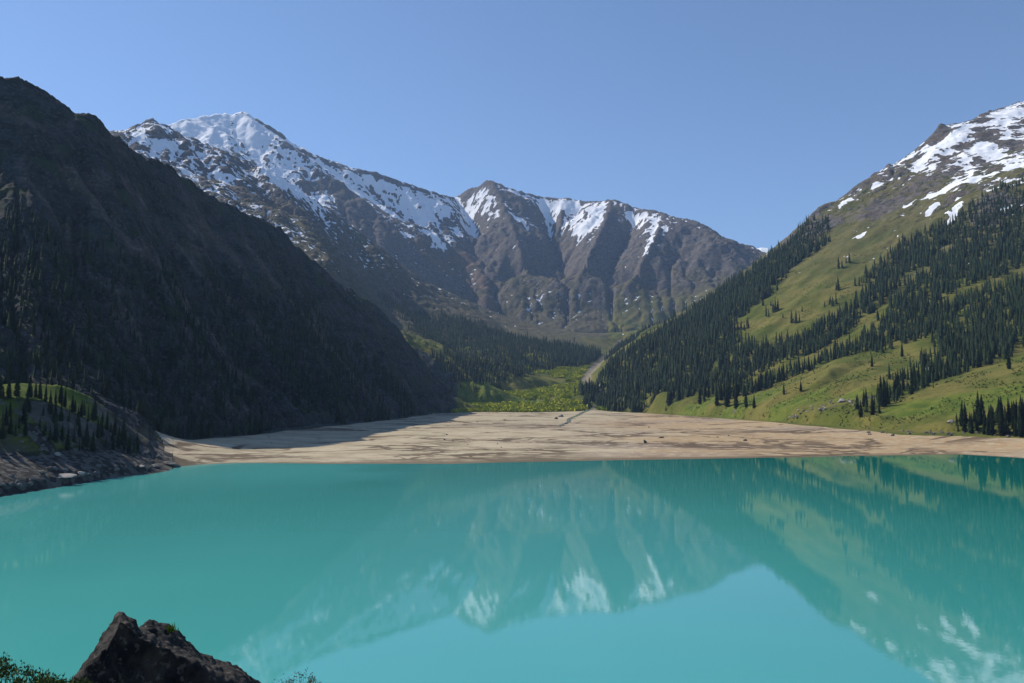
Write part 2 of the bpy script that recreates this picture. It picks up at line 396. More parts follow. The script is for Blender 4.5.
# ------------------------------------------------------------------ ground cover fields (what grows or lies where)
def surf(pts):
    out = []
    for p in pts:
        d = float(true_dist(ray(p[0], p[1])[0], p[4])) if len(p) > 4 else find(p[0], p[1]); out.append((p[0], p[1], d, p[2] * d / F, p[3]))
    return out
_wx = Xf + 30 * fbm(Xf, Yf, 55, 3, off=151.0); _wy = Yf + 30 * fbm(Xf, Yf, 55, 3, off=157.0)
AZf = np.arctan2(Xf, Yf)
RIGHT = sstep(0.085, 0.11, AZf) * (DQf < 3350)
LEFTM = (AZf < -0.07) * (DQf < np.interp(Af, [-1.25, -0.55, -0.3, -0.13, -0.085], [1900, 2300, 2300, 2150, 1900])[None, :])
MASSIF = (DQf > 2350) * (1 - (RIGHT > 0.5))
fineD = blur(Z, 6) - Z                                    # hollow > 0
n_big = fbm(Xf, Yf, 420, 4, off=61.0); n_mid = fbm(Xf, Yf, 110, 4, off=63.0)
def strokes(lst):
    """(points px, py ...), radius px, weight -> beads along each traced streak"""
    out = []
    for pts, r, w_ in lst:
        for (x0, y0), (x1, y1) in zip(pts[:-1], pts[1:]):
            n = max(1, int(math.hypot(x1 - x0, y1 - y0) / (r * 1.3)))
            for k in range(n): out.append((x0 + (x1 - x0) * (k + .5) / n, y0 + (y1 - y0) * (k + .5) / n, r, w_))
    return out
def snow_field():
    s2_ = fbm(Xf, Yf, 24, 2, 0.6, True, 53.0)
    thr = np.where(RIGHT > 0.5, 880.0, np.where(DQf < 3900, 840.0, 1065.0))
    s = (ZQ - thr) / 420 + 0.45 * n_big + 0.7 * n_mid + np.where(DQf < 3900, 1.3, 1.0) * fbm(Xf, Yf, 45, 3, 0.6, True, 51.0) - 0.25 + np.clip(fineD / 7, -1, 1) * 0.8 - np.clip(SLf - 0.70, 0, 2) * 0.8
    snow = strokes([([(178, 124), (222, 120)], 9, 1.6), ([(190, 136), (225, 140)], 9, 1.4), ([(246, 118), (262, 130), (268, 145)], 5, 1.3), ([(240, 125), (252, 150), (268, 172), (285, 190)], 6, 1.6), ([(262, 160), (285, 185), (305, 196)], 6, 1.4),
        ([(290, 165), (280, 182)], 4, 1.2), ([(302, 170), (292, 188)], 4, 1.2), ([(300, 192), (318, 200), (334, 196)], 6, 1.6), ([(318, 205), (322, 212)], 4, 1.2), ([(312, 160), (330, 172), (352, 190), (378, 205), (400, 218)], 2.6, 1.5),
        ([(345, 170), (362, 185), (376, 200)], 2.4, 1.2), ([(362, 174), (380, 192), (392, 206)], 2.4, 1.2), ([(382, 180), (396, 196), (404, 208)], 2.8, 1.3), ([(404, 188), (412, 204), (410, 216)], 3.5, 1.4), ([(425, 196), (420, 212)], 5, 1.4), ([(442, 200), (430, 215), (418, 228)], 6, 1.7), ([(455, 202), (448, 214)], 5, 1.4),
        ([(425, 232), (440, 240), (455, 238), (470, 226)], 5, 1.7), ([(395, 232), (412, 237)], 3.5, 1.4), ([(452, 232), (468, 218), (478, 210)], 4, 1.2), ([(480, 190), (488, 200), (486, 212)], 3, 1.0), ([(472, 200), (466, 212)], 3, .9),
        ([(512, 215), (522, 222), (530, 230)], 2.2, 1.0), ([(540, 202), (552, 212), (560, 222)], 5, 1.4), ([(560, 206), (580, 210), (604, 208)], 5, 1.6), ([(565, 222), (580, 228), (600, 222)], 5, 1.6), ([(570, 232), (582, 226)], 3, 1.2),
        ([(598, 206), (592, 222), (580, 236)], 4, 1.5), ([(628, 210), (640, 222), (650, 232)], 4, 1.2), ([(640, 214), (658, 224), (650, 245), (646, 258)], 3, 1.4), ([(672, 222), (665, 232)], 2.5, 1.0), ([(660, 258), (664, 262)], 2.5, 1.2), ([(690, 240), (694, 250)], 2, .7),
        ([(130, 134), (142, 140), (150, 150), (160, 160)], 5, 1.1), ([(155, 150), (175, 142), (178, 140)], 4, 1.2), ([(168, 165), (185, 170), (195, 180)], 4, .9), ([(175, 178), (190, 172)], 3, .9), ([(205, 192), (225, 184), (234, 178)], 2.6, 1.0), ([(190, 192), (205, 202), (235, 206)], 4, .8), ([(215, 172), (222, 186)], 3, .9), ([(235, 202), (262, 208)], 3, .5)])
    bare = strokes([([(232, 122), (238, 135), (246, 150), (252, 165)], 5, -1.5), ([(222, 150), (240, 162), (252, 172)], 5, -1.2), ([(264, 155), (268, 170)], 3, -2.0), ([(252, 118), (272, 128), (290, 145), (312, 157)], 2.6, -1.6), ([(300, 176), (310, 184), (322, 190)], 4, -1.2), ([(322, 163), (345, 169), (372, 175), (400, 184), (430, 194)], 1.8, -1.0),
        ([(330, 180), (345, 195), (360, 215), (372, 225)], 9, -2.0), ([(352, 205), (378, 225), (398, 240)], 9, -2.0), ([(370, 186), (384, 200)], 3, -.8), ([(392, 190), (402, 204)], 2.5, -.8), ([(489, 182), (500, 192), (515, 200), (530, 212)], 7, -1.4), ([(500, 215), (510, 240)], 12, -1.8), ([(530, 235), (550, 250), (570, 250)], 12, -1.8), ([(612, 203), (610, 225), (604, 245)], 6, -1.6),
        ([(625, 235), (630, 260)], 8, -1.2), ([(680, 230), (720, 245), (740, 255)], 12, -1.6), ([(455, 228), (445, 225)], 3, -1.2), ([(470, 250), (480, 262)], 14, -2.0), ([(235, 185), (275, 205), (300, 215)], 9, -1.4), ([(150, 128), (160, 134), (200, 145)], 3, -1.0), ([(590, 245), (585, 265)], 10, -1.5), ([(660, 275), (700, 275)], 14, -2)])
    s += blobs(surf(snow + bare), _wx, _wy)
    right = strokes([([(1022, 106), (1004, 118), (990, 128)], 8, 1.6), ([(975, 126), (955, 136), (940, 148)], 5, 1.4), ([(938, 150), (925, 158), (915, 168)], 3.5, 1.4), ([(1010, 135), (990, 145), (975, 150)], 6, 1.0), ([(950, 150), (962, 158), (970, 172), (960, 182)], 4.5, 1.5), ([(985, 150), (1000, 160), (1020, 160)], 6, 1.1),
        ([(1020, 165), (985, 176), (950, 186), (932, 196)], 3.5, 1.7), ([(935, 165), (925, 172)], 3, 1.2), ([(905, 160), (912, 155)], 2, 1.4), ([(955, 200), (959, 206), (953, 214), (951, 222)], 2, 2.6), ([(936, 207), (928, 210)], 1.8, 2.2), ([(912, 203), (904, 207)], 3, 2.0), ([(895, 190), (898, 194)], 2, 1.6), ([(878, 182), (872, 190)], 2.4, 2.0), ([(852, 200), (838, 206)], 2.0, 2.0),
        ([(861, 232), (858, 238)], 3, 2.4), ([(838, 213), (835, 217)], 2, 2.0), ([(896, 230), (894, 233)], 1.5, 2.2), ([(1012, 204), (1000, 212)], 2.0, 2.2), ([(1018, 178), (1008, 182)], 3, 1.6), ([(926, 369), (931, 367)], 1.6, 4.0)])
    rbare = strokes([([(985, 116), (975, 130), (1000, 142), (1020, 148)], 4, -1.6), ([(975, 140), (940, 160)], 4, -.6), ([(945, 128), (935, 140)], 5, -1.0), ([(980, 162), (1010, 172)], 4, -1.2), ([(880, 205), (915, 190)], 12, -.8), ([(990, 205), (960, 225)], 9, -.8), ([(830, 225), (870, 210)], 14, -.8)])
    s += blobs(surf(right + rbare), _wx, _wy)
    s += 0.55 * s2_ - 0.12 - 0.5 * np.clip(-fineD / 4, 0, 1.5)
    s -= 3.5 * (LEFTM * (1 - np.clip(blobs(surf([(13, 81, 6, 1.3)]), _wx, _wy), 0, 1)))
    return s
SNOW = snow_field()
lows = np.clip((ZQ - 60) / 500, 0, 1)
ROCK = (SLf - 0.66) * 1.6 + 0.8 * n_mid + 0.6 * n_big + np.where(RIGHT > 0.5, (ZQ - 620) / 260, np.where(LEFTM > 0.5, (ZQ - 240) / 260, (ZQ - 700) / 300 - (SLf - 0.66) * 0.7))
ROCK += blobs(surf([(905, 200, 20, .8), (890, 215, 14, .5), (870, 215, 14, .6), (830, 225, 10, .7), (805, 235, 10, .8), (775, 262, 10, .6), (985, 215, 16, .6), (960, 165, 25, .8), (995, 205, 10, .8),
    (860, 262, 14, -1.2), (910, 240, 16, -1.2), (890, 245, 14, -1.0), (930, 200, 9, -.6), (820, 285, 25, -1.5), (780, 305, 25, -1.5), (850, 320, 16, -1.3), (900, 285, 10, -1.0)]), Xf, Yf)
LUSH = blobs(surf([(0, 392, 16, 2.2), (25, 392, 15, 2.2), (50, 396, 14, 2.2), (72, 400, 10, 1.5), (90, 408, 8, 1.4), (105, 418, 7, 1.2), (700, 405, 22, 1.0), (750, 400, 22, 1.2), (800, 400, 24, 1.0), (850, 395, 18, .6), (900, 410, 20, .8), (950, 405, 24, .9), (1000, 395, 24, .9), (30, 392, 30, 1.2), (80, 402, 16, 1.0), (640, 403, 14, .7),
    (500, 400, 30, 1.2), (560, 392, 25, 1.2), (470, 400, 18, 1.1), (440, 372, 10, .8), (420, 345, 8, .5), (590, 330, 25, .5), (560, 325, 20, .4), (700, 408, 60, .3)]), Xf, Yf) + 0.25 * n_mid
_fd = np.interp(Af, [float(ray(a, b)[0]) for a, b, _ in foot], [d for _, _, d in foot])[None, :]
_kn = np.interp(Af, [float(ray(p, 440)[0]) for p in (138, 150, 162, 172, 180)], [1035, 1005, 975, 930, 860])[None, :]
BED = sstep(0.004, -0.010, DQf / _fd - 0.985 + 0.012 * n_mid) * (AZf > ray(138, 441)[0]) * (DQf > _kn + 5 * n_mid)
BED = np.clip(BED, 0, 1)
river_w = []
for px, py, d in river: 
    az, z, d = zof(px, py, d); river_w.append((d * math.sin(az), d * math.cos(az)))
def dist_poly(pts, X_, Y_):
    out = np.full(X_.shape, 1e9)
    for (x0, y0), (x1, y1) in zip(pts[:-1], pts[1:]):
        vx, vy = x1 - x0, y1 - y0; L2 = vx * vx + vy * vy
        t = np.clip(((X_ - x0) * vx + (Y_ - y0) * vy) / L2, 0, 1)
        out = np.minimum(out, np.hypot(X_ - x0 - t * vx, Y_ - y0 - t * vy))
    return out
RIV = np.exp(-(dist_poly(river_w, Xf, Yf) / ((9 + 8 * (DQf - 1500).clip(0, 2000) / 500) * (1 + 0.5 * n_mid))) ** 2)
ORANGE = sstep(-0.25, 0.5, fbm(Xf, Yf, 260, 3, off=71.0) + 1.1 * sstep(0.06, 0.22, AZf) - 0.5) * BED
GREYM = sstep(0.0, 0.5, fbm(Xf * 0.6, Yf, 170, 3, off=73.0) + 0.3 * (blobs(surf([(470, 425, 50, 1.5), (680, 425, 40, 1.6)]), Xf, Yf))) * BED
SCREE = np.clip(blobs(surf([(848, 403, 6, .6), (825, 409, 6, .5), (800, 413, 6, .4), (870, 398, 6, .8), (690, 308, 14, 1.0), (712, 295, 9, .8), (590, 282, 16, .6), (600, 300, 14, .5), (480, 282, 20, .3), (235, 395, 16, .5), (150, 395, 10, .5),
     (33, 432, 6, .8), (48, 447, 6, .8), (130, 412, 9, .9), (975, 310, 10, .6)]), Xf, Yf) , 0, 1)
bank = (AZf < ray(172, 455)[0]) * sstep(36, 18, ZQ + 8 * n_mid)
RUST = np.clip(blobs(surf([(440, 258, 12, 1.0), (462, 268, 14, 1.2), (480, 285, 10, 1.0), (418, 248, 8, .6), (490, 300, 8, .8)]), Xf, Yf), 0, 1)

# forest density, > 0 where spruces stand
FOREST_PTS = ([(x, y, r, 1.5) for x, y, r in [(620, 378, 26), (650, 360, 26), (680, 370, 32), (690, 342, 24), (720, 322, 20), (740, 304, 17), (760, 286, 15), (780, 268, 11), (800, 256, 9), (820, 246, 7), (640, 388, 20), (715, 375, 24), (705, 352, 26), (600, 388, 12)]]
    + [(x, y, 12, 2.6) for x, y in [(600, 393), (615, 380), (628, 366), (645, 358), (665, 350), (685, 340), (703, 326), (722, 306), (741, 296), (760, 278), (778, 264), (796, 252)]]
    + [(x, y, 13, 2.2) for x, y in [(745, 376), (770, 364), (800, 350), (822, 338), (840, 326), (858, 312), (880, 300), (893, 282), (903, 266), (915, 250), (935, 240), (955, 230), (980, 215), (1003, 205), (1024, 195)]]
    + [(x, y, 25, 1.0) for x, y in [(905, 318), (940, 292), (980, 265), (1015, 250), (1018, 222), (960, 322), (1000, 310), (1024, 330), (920, 330), (885, 342), (960, 345)]]
    + [(x, y, 9, 1.6) for x, y in [(800, 372), (775, 382), (752, 392), (728, 396)]]
    + [(x, y, 9, 3.6) for x, y in [(868, 408), (882, 402), (896, 396), (910, 390), (925, 384), (940, 377), (955, 370), (970, 364), (985, 357), (1002, 350), (905, 378), (930, 365), (955, 352), (985, 340)]]
    + [(x, y, r, -2.0) for x, y, r in [(805, 298, 15), (825, 288, 13), (780, 318, 13), (845, 276, 12), (757, 330, 9), (868, 262, 12), (884, 246, 12), (862, 246, 10), (905, 232, 12), (930, 220, 12), (740, 345, 6), (790, 336, 6)]]
    + [(x, y, 3.5, 2.4) for x, y in [(768, 318), (776, 310), (800, 312), (812, 300), (836, 290), (842, 268), (850, 262), (795, 322), (872, 276), (880, 266), (858, 285), (905, 246), (922, 240), (830, 305)]]
    + [(x, y, 5.5, -3.6) for x, y in [(848, 337), (860, 327), (872, 317), (884, 306), (896, 295), (906, 284), (916, 274)]]
    + [(x, y, 8, -3.2) for x, y in [(790, 398), (820, 388), (848, 378), (872, 366), (895, 357), (770, 403), (745, 405)]]
    + [(x, y, 9, -5.0) for x, y in [(660, 404), (700, 410), (740, 410), (780, 412), (820, 410), (850, 405), (855, 420)]]
    + [(x, y, 10, -5.0) for x, y in [(880, 420), (905, 412), (930, 405), (955, 398), (980, 390), (1005, 380), (1030, 372), (900, 425), (930, 420), (945, 424), (950, 410)]]
    + [(x, y, 7, 7.0) for x, y in [(967, 424), (985, 424), (1003, 426), (1020, 426), (1038, 427)]]
    + [(1012, 350, 7, -2.0), (1020, 340, 5, -1.2), (990, 352, 4, -1.5), (975, 308, 8, -1.8), (885, 250, 10, -.5), (945, 250, 6, -1.0), (1000, 262, 7, -1.3), (925, 318, 6, -1.2), (960, 335, 6, -1.0), (938, 352, 6, -1.3), (1010, 215, 6, -.8), (715, 388, 5, -1.5), (735, 372, 5, -1.5), (700, 392, 5, -1.2), (890, 345, 5, -1.0)]
    + [(x, y, r, 1.5) for x, y, r in [(60, 270, 45), (130, 320, 45), (110, 380, 40), (200, 370, 45), (250, 350, 40), (300, 370, 40), (350, 380, 30), (395, 392, 18), (40, 340, 50), (180, 300, 25), (240, 300, 22), (300, 310, 25)]]
    + [(x, y, r, -1.2) for x, y, r in [(0, 150, 60), (80, 170, 50), (150, 210, 40), (215, 250, 26), (270, 260, 24), (330, 320, 10), (385, 345, 14), (400, 370, 10), (415, 395, 10)]]
    + [(x, y, 28, 2.4) for x, y in [(425, 325), (455, 328), (490, 338), (525, 348), (560, 354), (500, 358), (455, 350), (540, 364), (485, 374), (590, 357), (470, 385)]]
    + [(432, 366, 7, -2.0), (418, 350, 7, -2.0), (446, 378, 6, -1.8), (500, 392, 7, -1.5), (540, 380, 7, -2), (516, 350, 4, -1.5), (600, 346, 4, .5)]
    + [(x, y, 8, 3.2) for x, y in [(10, 405), (22, 408), (38, 408), (48, 411), (60, 411), (72, 416), (85, 421), (98, 429), (112, 436), (35, 420), (20, 425), (66, 424), (80, 428), (95, 436), (110, 444), (8, 425), (0, 440), (55, 425), (72, 432), (90, 432), (105, 440), (120, 443), (60, 440), (84, 445), (15, 412), (-10, 420)]]
    + [(x, y, 6.5, -9.0) for x, y in [(-4, 391), (8, 391), (20, 390), (30, 390), (42, 392), (52, 394), (62, 396), (70, 399), (84, 405), (98, 412), (110, 421)]]
    + [(33, 435, 4, -2.5), (42, 446, 5, -3.0), (60, 460, 14, -5), (10, 468, 16, -6), (110, 462, 14, -5), (140, 462, 10, -4), (122, 410, 9, -4.0), (138, 428, 9, -4.0)])
FOREST_PTS += [(x, 300, r, 3.0, d - o) for x, d in [(596, 1790), (606, 1850), (618, 1885), (628, 1920), (643, 1955), (657, 1990), (672, 2015), (686, 2040), (702, 2070), (712, 2090), (722, 2110), (741, 2150)] for o, r in ((10, 14), (60, 18), (115, 18))]
FOREST_PTS += [(x, 300, 15, 1.8, d - o) for x, d in [(760, 2180), (780, 2220), (801, 2260)] for o in (70, 120)]
FOREST_PTS += [(x, y, r, w_) for x, y, r, w_ in [(655, 392, 12, 2.5), (675, 396, 10, 2.5), (690, 390, 14, 2.5), (710, 392, 10, 2.2), (725, 378, 13, 2.0), (750, 366, 12, 1.6), (775, 356, 12, 1.6), (800, 344, 10, 1.6), (735, 350, 9, 1.5), (850, 352, 10, 2.0), (830, 360, 9, 1.5), (870, 344, 10, 2.0), (900, 330, 16, 1.5), (940, 318, 16, 1.5), (985, 300, 18, 1.5), (1015, 290, 16, 1.5), (960, 262, 16, 1.5), (1010, 232, 14, 1.5)]]
FOREST_PTS += [(x, y, r, -8.0) for x, y, r in [(600, 399, 5), (594, 393, 6), (589, 386, 7), (587, 379, 7), (592, 371, 6), (600, 363, 5), (608, 355, 4), (575, 398, 9), (560, 398, 9), (545, 398, 9), (530, 398, 9), (515, 398, 9), (500, 400, 9), (485, 402, 8), (470, 404, 7), (570, 388, 9), (550, 388, 9), (530, 391, 8), (575, 378, 7), (510, 393, 7)]]
FOR = -0.42 + 0.75 * n_big + 0.75 * fbm(Xf, Yf, 60, 2, off=81.0) + blobs(surf(FOREST_PTS), Xf, Yf)
treeline = np.where(RIGHT > 0.5, 640, np.where(LEFTM > 0.5, 420, 500)) + 60 * n_mid
FOR -= sstep(-60, 30, ZQ - treeline) * 2.2
FOR -= (BED > 0.3) * 10 + (RIV > 0.4) * 3 + (SNOW > 0.5) * 3 + (ZQ < 6) * 5
FOR -= 4.0 * (blobs(surf([(470, 400, 12, 1), (490, 396, 12, 1), (515, 395, 14, 1), (540, 390, 14, 1), (562, 385, 12, 1), (580, 392, 14, 1), (590, 402, 8, 1), (560, 400, 12, 1), (575, 372, 7, .8), (600, 356, 4, .6), (550, 402, 10, 1), (570, 404, 10, 1), (582, 403, 7, 1)]), Xf, Yf) > 0.5)
FLOOR = (DQf > 1560) & (DQf < 2600) & (AZf > -0.11) & (AZf < 0.12) & (blur(SLf, 4) < 0.27)
FOR -= FLOOR * 2.5

# ------------------------------------------------------------------ materials
def mat(name, rough=0.9, spec=0.2):
    m = bpy.data.materials.new(name); m.use_nodes = True
    b = m.node_tree.nodes['Principled BSDF']
    b.inputs['Roughness'].default_value = rough; b.inputs['Specular IOR Level'].default_value = spec
    return m, m.node_tree, b
class N:
    def __init__(s, t): s.t = t; s.n = t.nodes; s.l = t.links
    def geo(s): return s.n.new('ShaderNodeNewGeometry').outputs['Position']
    def pos(s): return s.n.new('ShaderNodeTexCoord').outputs['Object']
    def noise(s, vec, scale, detail=4, rough=0.55, kind='FBM', dist=0.0):
        n = s.n.new('ShaderNodeTexNoise'); n.noise_type = kind
        n.inputs['Scale'].default_value = scale; n.inputs['Detail'].default_value = detail; n.inputs['Roughness'].default_value = rough
        n.inputs['Distortion'].default_value = dist
        s.l.new(vec, n.inputs['Vector']); return n.outputs[0]
    def scalev(s, vec, v):
        n = s.n.new('ShaderNodeMapping'); n.inputs['Scale'].default_value = v; s.l.new(vec, n.inputs['Vector']); return n.outputs[0]
    def math(s, op, a, b=None, clamp=False):
        n = s.n.new('ShaderNodeMath'); n.operation = op; n.use_clamp = clamp
        for i, v in enumerate((a, b)):
            if v is None: continue
            if isinstance(v, (int, float)): n.inputs[i].default_value = v
            else: s.l.new(v, n.inputs[i])
        return n.outputs[0]
    def ramp(s, v, lo, hi, clamp=True):
        n = s.n.new('ShaderNodeMapRange'); n.interpolation_type = 'SMOOTHSTEP'
        n.inputs['From Min'].default_value = lo; n.inputs['From Max'].default_value = hi; s.l.new(v, n.inputs['Value']); return n.outputs[0]
    def mix(s, f, a, b):
        n = s.n.new('ShaderNodeMix'); n.data_type = 'RGBA'
        for i, v in ((0, f), (6, a), (7, b)):
            if isinstance(v, (int, float)): n.inputs[i].default_value = v
            elif isinstance(v, tuple): n.inputs[i].default_value = (*v, 1)
            else: s.l.new(v, n.inputs[i])
        return n.outputs[2]
    def attr(s, name):
        n = s.n.new('ShaderNodeAttribute'); n.attribute_name = name
        return n
    def sep(s, c):
        n = s.n.new('ShaderNodeSeparateColor'); s.l.new(c, n.inputs[0]); return n.outputs
    def bump(s, h, strength, dist, normal=None):
        n = s.n.new('ShaderNodeBump'); n.inputs['Strength'].default_value = strength; n.inputs['Distance'].default_value = dist
        s.l.new(h, n.inputs['Height'])
        if normal is not None: s.l.new(normal, n.inputs['Normal'])
        return n.outputs[0]

def terrain_material():
    m, t, b = mat('terrain', 0.95, 0.1); q = N(t)
    P = q.geo()
    A = q.attr('coverA'); B = q.attr('coverB')
    a = q.sep(A.outputs['Color']); bb = q.sep(B.outputs['Color'])
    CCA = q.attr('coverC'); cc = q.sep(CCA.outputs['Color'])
    n1 = q.noise(P, 0.012, 6, 0.6); n2 = q.noise(P, 0.05, 6, 0.62); n3 = q.noise(P, 0.25, 4, 0.6)
    strat = q.noise(q.scalev(P, (0.006, 0.006, 0.05)), 1.0, 5, 0.65, dist=0.6)
    rock = q.mix(q.ramp(n2, 0.35, 0.65), (0.050, 0.047, 0.047), (0.150, 0.136, 0.126))
    rock = q.mix(q.ramp(strat, 0.45, 0.62), rock, (0.125, 0.098, 0.080))
    rock = q.mix(q.math('MULTIPLY', q.ramp(n3, 0.52, 0.66), 0.6), rock, (0.24, 0.22, 0.20))
    grass = q.mix(q.ramp(n1, 0.38, 0.62), (0.084, 0.100, 0.016), (0.160, 0.142, 0.036))
    grass = q.mix(q.math('MULTIPLY', q.ramp(n3, 0.5, 0.68), 0.6), grass, (0.042, 0.054, 0.014))
    lush = q.mix(q.ramp(n2, 0.35, 0.65), (0.078, 0.115, 0.015), (0.140, 0.155, 0.026))
    lush = q.mix(q.math('MULTIPLY', q.ramp(n3, 0.52, 0.66), 0.6), lush, (0.045, 0.075, 0.014))
    veg = q.mix(q.ramp(q.math('ADD', a[2], q.math('MULTIPLY', q.math('SUBTRACT', n2, 0.5), 1.0)), 0.3, 0.6), grass, lush)
    alp = q.mix(q.ramp(n2, 0.35, 0.65), (0.060, 0.060, 0.034), (0.118, 0.098, 0.062))
    veg = q.mix(CCA.outputs['Alpha'], veg, alp)
    wob = q.math('ADD', q.math('MULTIPLY', q.math('SUBTRACT', n2, 0.5), 0.9), q.math('MULTIPLY', q.math('SUBTRACT', n3, 0.5), 0.6))
    col = q.mix(q.ramp(q.math('ADD', a[1], q.math('MULTIPLY', wob, 0.5)), 0.44, 0.56), veg, rock)
    scrub = q.mix(q.ramp(n2, 0.35, 0.65), (0.014, 0.020, 0.016), (0.042, 0.046, 0.046))  # dark scrub, its albedo lowered and blued to deepen the mountainside's shade
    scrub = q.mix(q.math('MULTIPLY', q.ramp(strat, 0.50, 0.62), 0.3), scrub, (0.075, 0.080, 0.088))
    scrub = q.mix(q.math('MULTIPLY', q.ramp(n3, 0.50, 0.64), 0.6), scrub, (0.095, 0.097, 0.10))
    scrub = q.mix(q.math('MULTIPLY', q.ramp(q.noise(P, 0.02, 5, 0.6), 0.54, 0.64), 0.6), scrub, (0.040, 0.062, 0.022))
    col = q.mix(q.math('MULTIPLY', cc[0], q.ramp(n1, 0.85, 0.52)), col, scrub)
    rust = q.mix(q.ramp(n3, 0.4, 0.6), (0.16, 0.115, 0.085), (0.12, 0.09, 0.065))
    col = q.mix(q.ramp(q.math('ADD', bb[2], q.math('MULTIPLY', wob, 0.6)), 0.4, 0.7), col, rust)
    vor = t.nodes.new('ShaderNodeTexVoronoi'); vor.inputs['Scale'].default_value = 0.35; q.l.new(P, vor.inputs['Vector'])
    stone = q.mix(q.ramp(q.sep(vor.outputs['Color'])[0], 0.2, 0.9), (0.045, 0.042, 0.038), (0.15, 0.14, 0.122))
    col = q.mix(q.ramp(q.math('ADD', bb[1], q.math('MULTIPLY', wob, 0.7)), 0.42, 0.62), col, stone)
    # lake bed
    sp = q.scalev(P, (0.025, 0.03, 0.0)); s1 = q.noise(sp, 1.0, 6, 0.6); s2 = q.noise(q.scalev(P, (0.12, 0.12, 0)), 1.0, 5, 0.6)
    sand = q.mix(q.ramp(s1, 0.35, 0.65), (0.37, 0.305, 0.20), (0.49, 0.415, 0.285))
    sand = q.mix(q.math('MULTIPLY', bb[0], q.ramp(s2, 0.35, 0.55)), sand, (0.40, 0.275, 0.15))
    sand = q.mix(q.math('MULTIPLY', A.outputs['Alpha'], q.ramp(s2, 0.38, 0.6)), sand, (0.27, 0.215, 0.175))
    sand = q.mix(q.math('MULTIPLY', q.ramp(s2, 0.54, 0.66), 0.45), sand, (0.27, 0.20, 0.13))
    sz = t.nodes.new('ShaderNodeSeparateXYZ'); q.l.new(P, sz.inputs[0])
    zz = q.math('ADD', sz.outputs[2], q.math('ADD', q.math('MULTIPLY', s1, 2.4), q.math('MULTIPLY', q.noise(q.scalev(P, (0.005, 0.003, 0)), 1.0, 4, 0.55), 4.0)))
    fr = q.math('FRACT', q.math('MULTIPLY', zz, 0.55))
    line = q.math('MULTIPLY', q.ramp(q.math('ABSOLUTE', q.math('SUBTRACT', fr, 0.5)), 0.10, 0.045), q.ramp(cc[1], 0.2, 0.6))
    ch = q.noise(q.scalev(P, (0.005, 0.006, 0)), 1.0, 5, 0.6, dist=0.8)
    line2 = q.ramp(q.math('ABSOLUTE', q.math('SUBTRACT', ch, 0.5)), 0.034, 0.012)
    ch3 = q.noise(q.scalev(P, (0.010, 0.015, 0)), 1.0, 4, 0.6, dist=0.6)
    line2 = q.math('MAXIMUM', line2, q.math('MULTIPLY', q.ramp(q.math('ABSOLUTE', q.math('SUBTRACT', ch3, 0.47)), 0.030, 0.010), q.ramp(sz.outputs[2], 5.0, 1.5)))
    line = q.math('MAXIMUM', line, q.math('MULTIPLY', line2, q.ramp(q.noise(q.scalev(P, (0.006, 0.006, 0)), 1.0, 2), 0.40, 0.55)))
    sand = q.mix(q.math('MULTIPLY', line, 0.88), sand, (0.10, 0.070, 0.045))
    wet = q.ramp(q.math('ADD', sz.outputs[2], q.math('MULTIPLY', q.math('SUBTRACT', s2, 0.5), 0.3)), 0.26, 0.08)
    sand = q.mix(q.math('MULTIPLY', wet, 0.85), sand, (0.13, 0.10, 0.065))
    col = q.mix(q.ramp(q.math('ADD', B.outputs['Alpha'], q.math('MULTIPLY', q.math('SUBTRACT', s2, 0.5), 0.5)), 0.4, 0.6), col, sand)
    gv = q.mix(q.ramp(n3, 0.4, 0.6), (0.13, 0.115, 0.07), (0.27, 0.235, 0.17))
    col = q.mix(q.math('MULTIPLY', q.math('SUBTRACT', 1.0, B.outputs['Alpha']), q.ramp(q.math('ADD', cc[2], q.math('MULTIPLY', wob, 0.6)), 0.35, 0.6)), col, gv)
    # snow
    sn = q.noise(q.scalev(P, (1.0, 1.0, 0.7)), 0.026, 9, 0.72)
    sv = q.math('ADD', a[0], q.math('ADD', q.math('MULTIPLY', q.math('SUBTRACT', sn, 0.5), 0.85), q.math('MULTIPLY', q.math('SUBTRACT', n2, 0.5), 0.10)))
    sm = q.ramp(sv, 0.488, 0.512)
    col = q.mix(sm, col, (0.80, 0.82, 0.86))
    q.l.new(col, b.inputs['Base Color'])
    r1 = q.noise(P, 0.045, 9, 0.68); r2 = q.noise(P, 0.3, 5, 0.65)
    hh = q.math('ADD', q.math('MULTIPLY', r1, 9.0), q.math('MULTIPLY', r2, 1.6))
    rockness = q.math('MAXIMUM', q.ramp(a[1], 0.35, 0.6), q.ramp(bb[1], 0.3, 0.6))
    amt = q.math('ADD', 0.10, q.math('MULTIPLY', rockness, 0.80))
    notbed = q.math('SUBTRACT', 1.0, q.math('MULTIPLY', q.ramp(B.outputs['Alpha'], 0.3, 0.6), 0.96))
    nosnow = q.math('SUBTRACT', 1.0, q.math('MULTIPLY', sm, 0.80))
    h = q.math('MULTIPLY', hh, q.math('MULTIPLY', amt, q.math('MULTIPLY', notbed, nosnow)))
    q.l.new(q.bump(h, 1.0, 1.0), b.inputs['Normal'])
    return m
M_TERR = terrain_material()

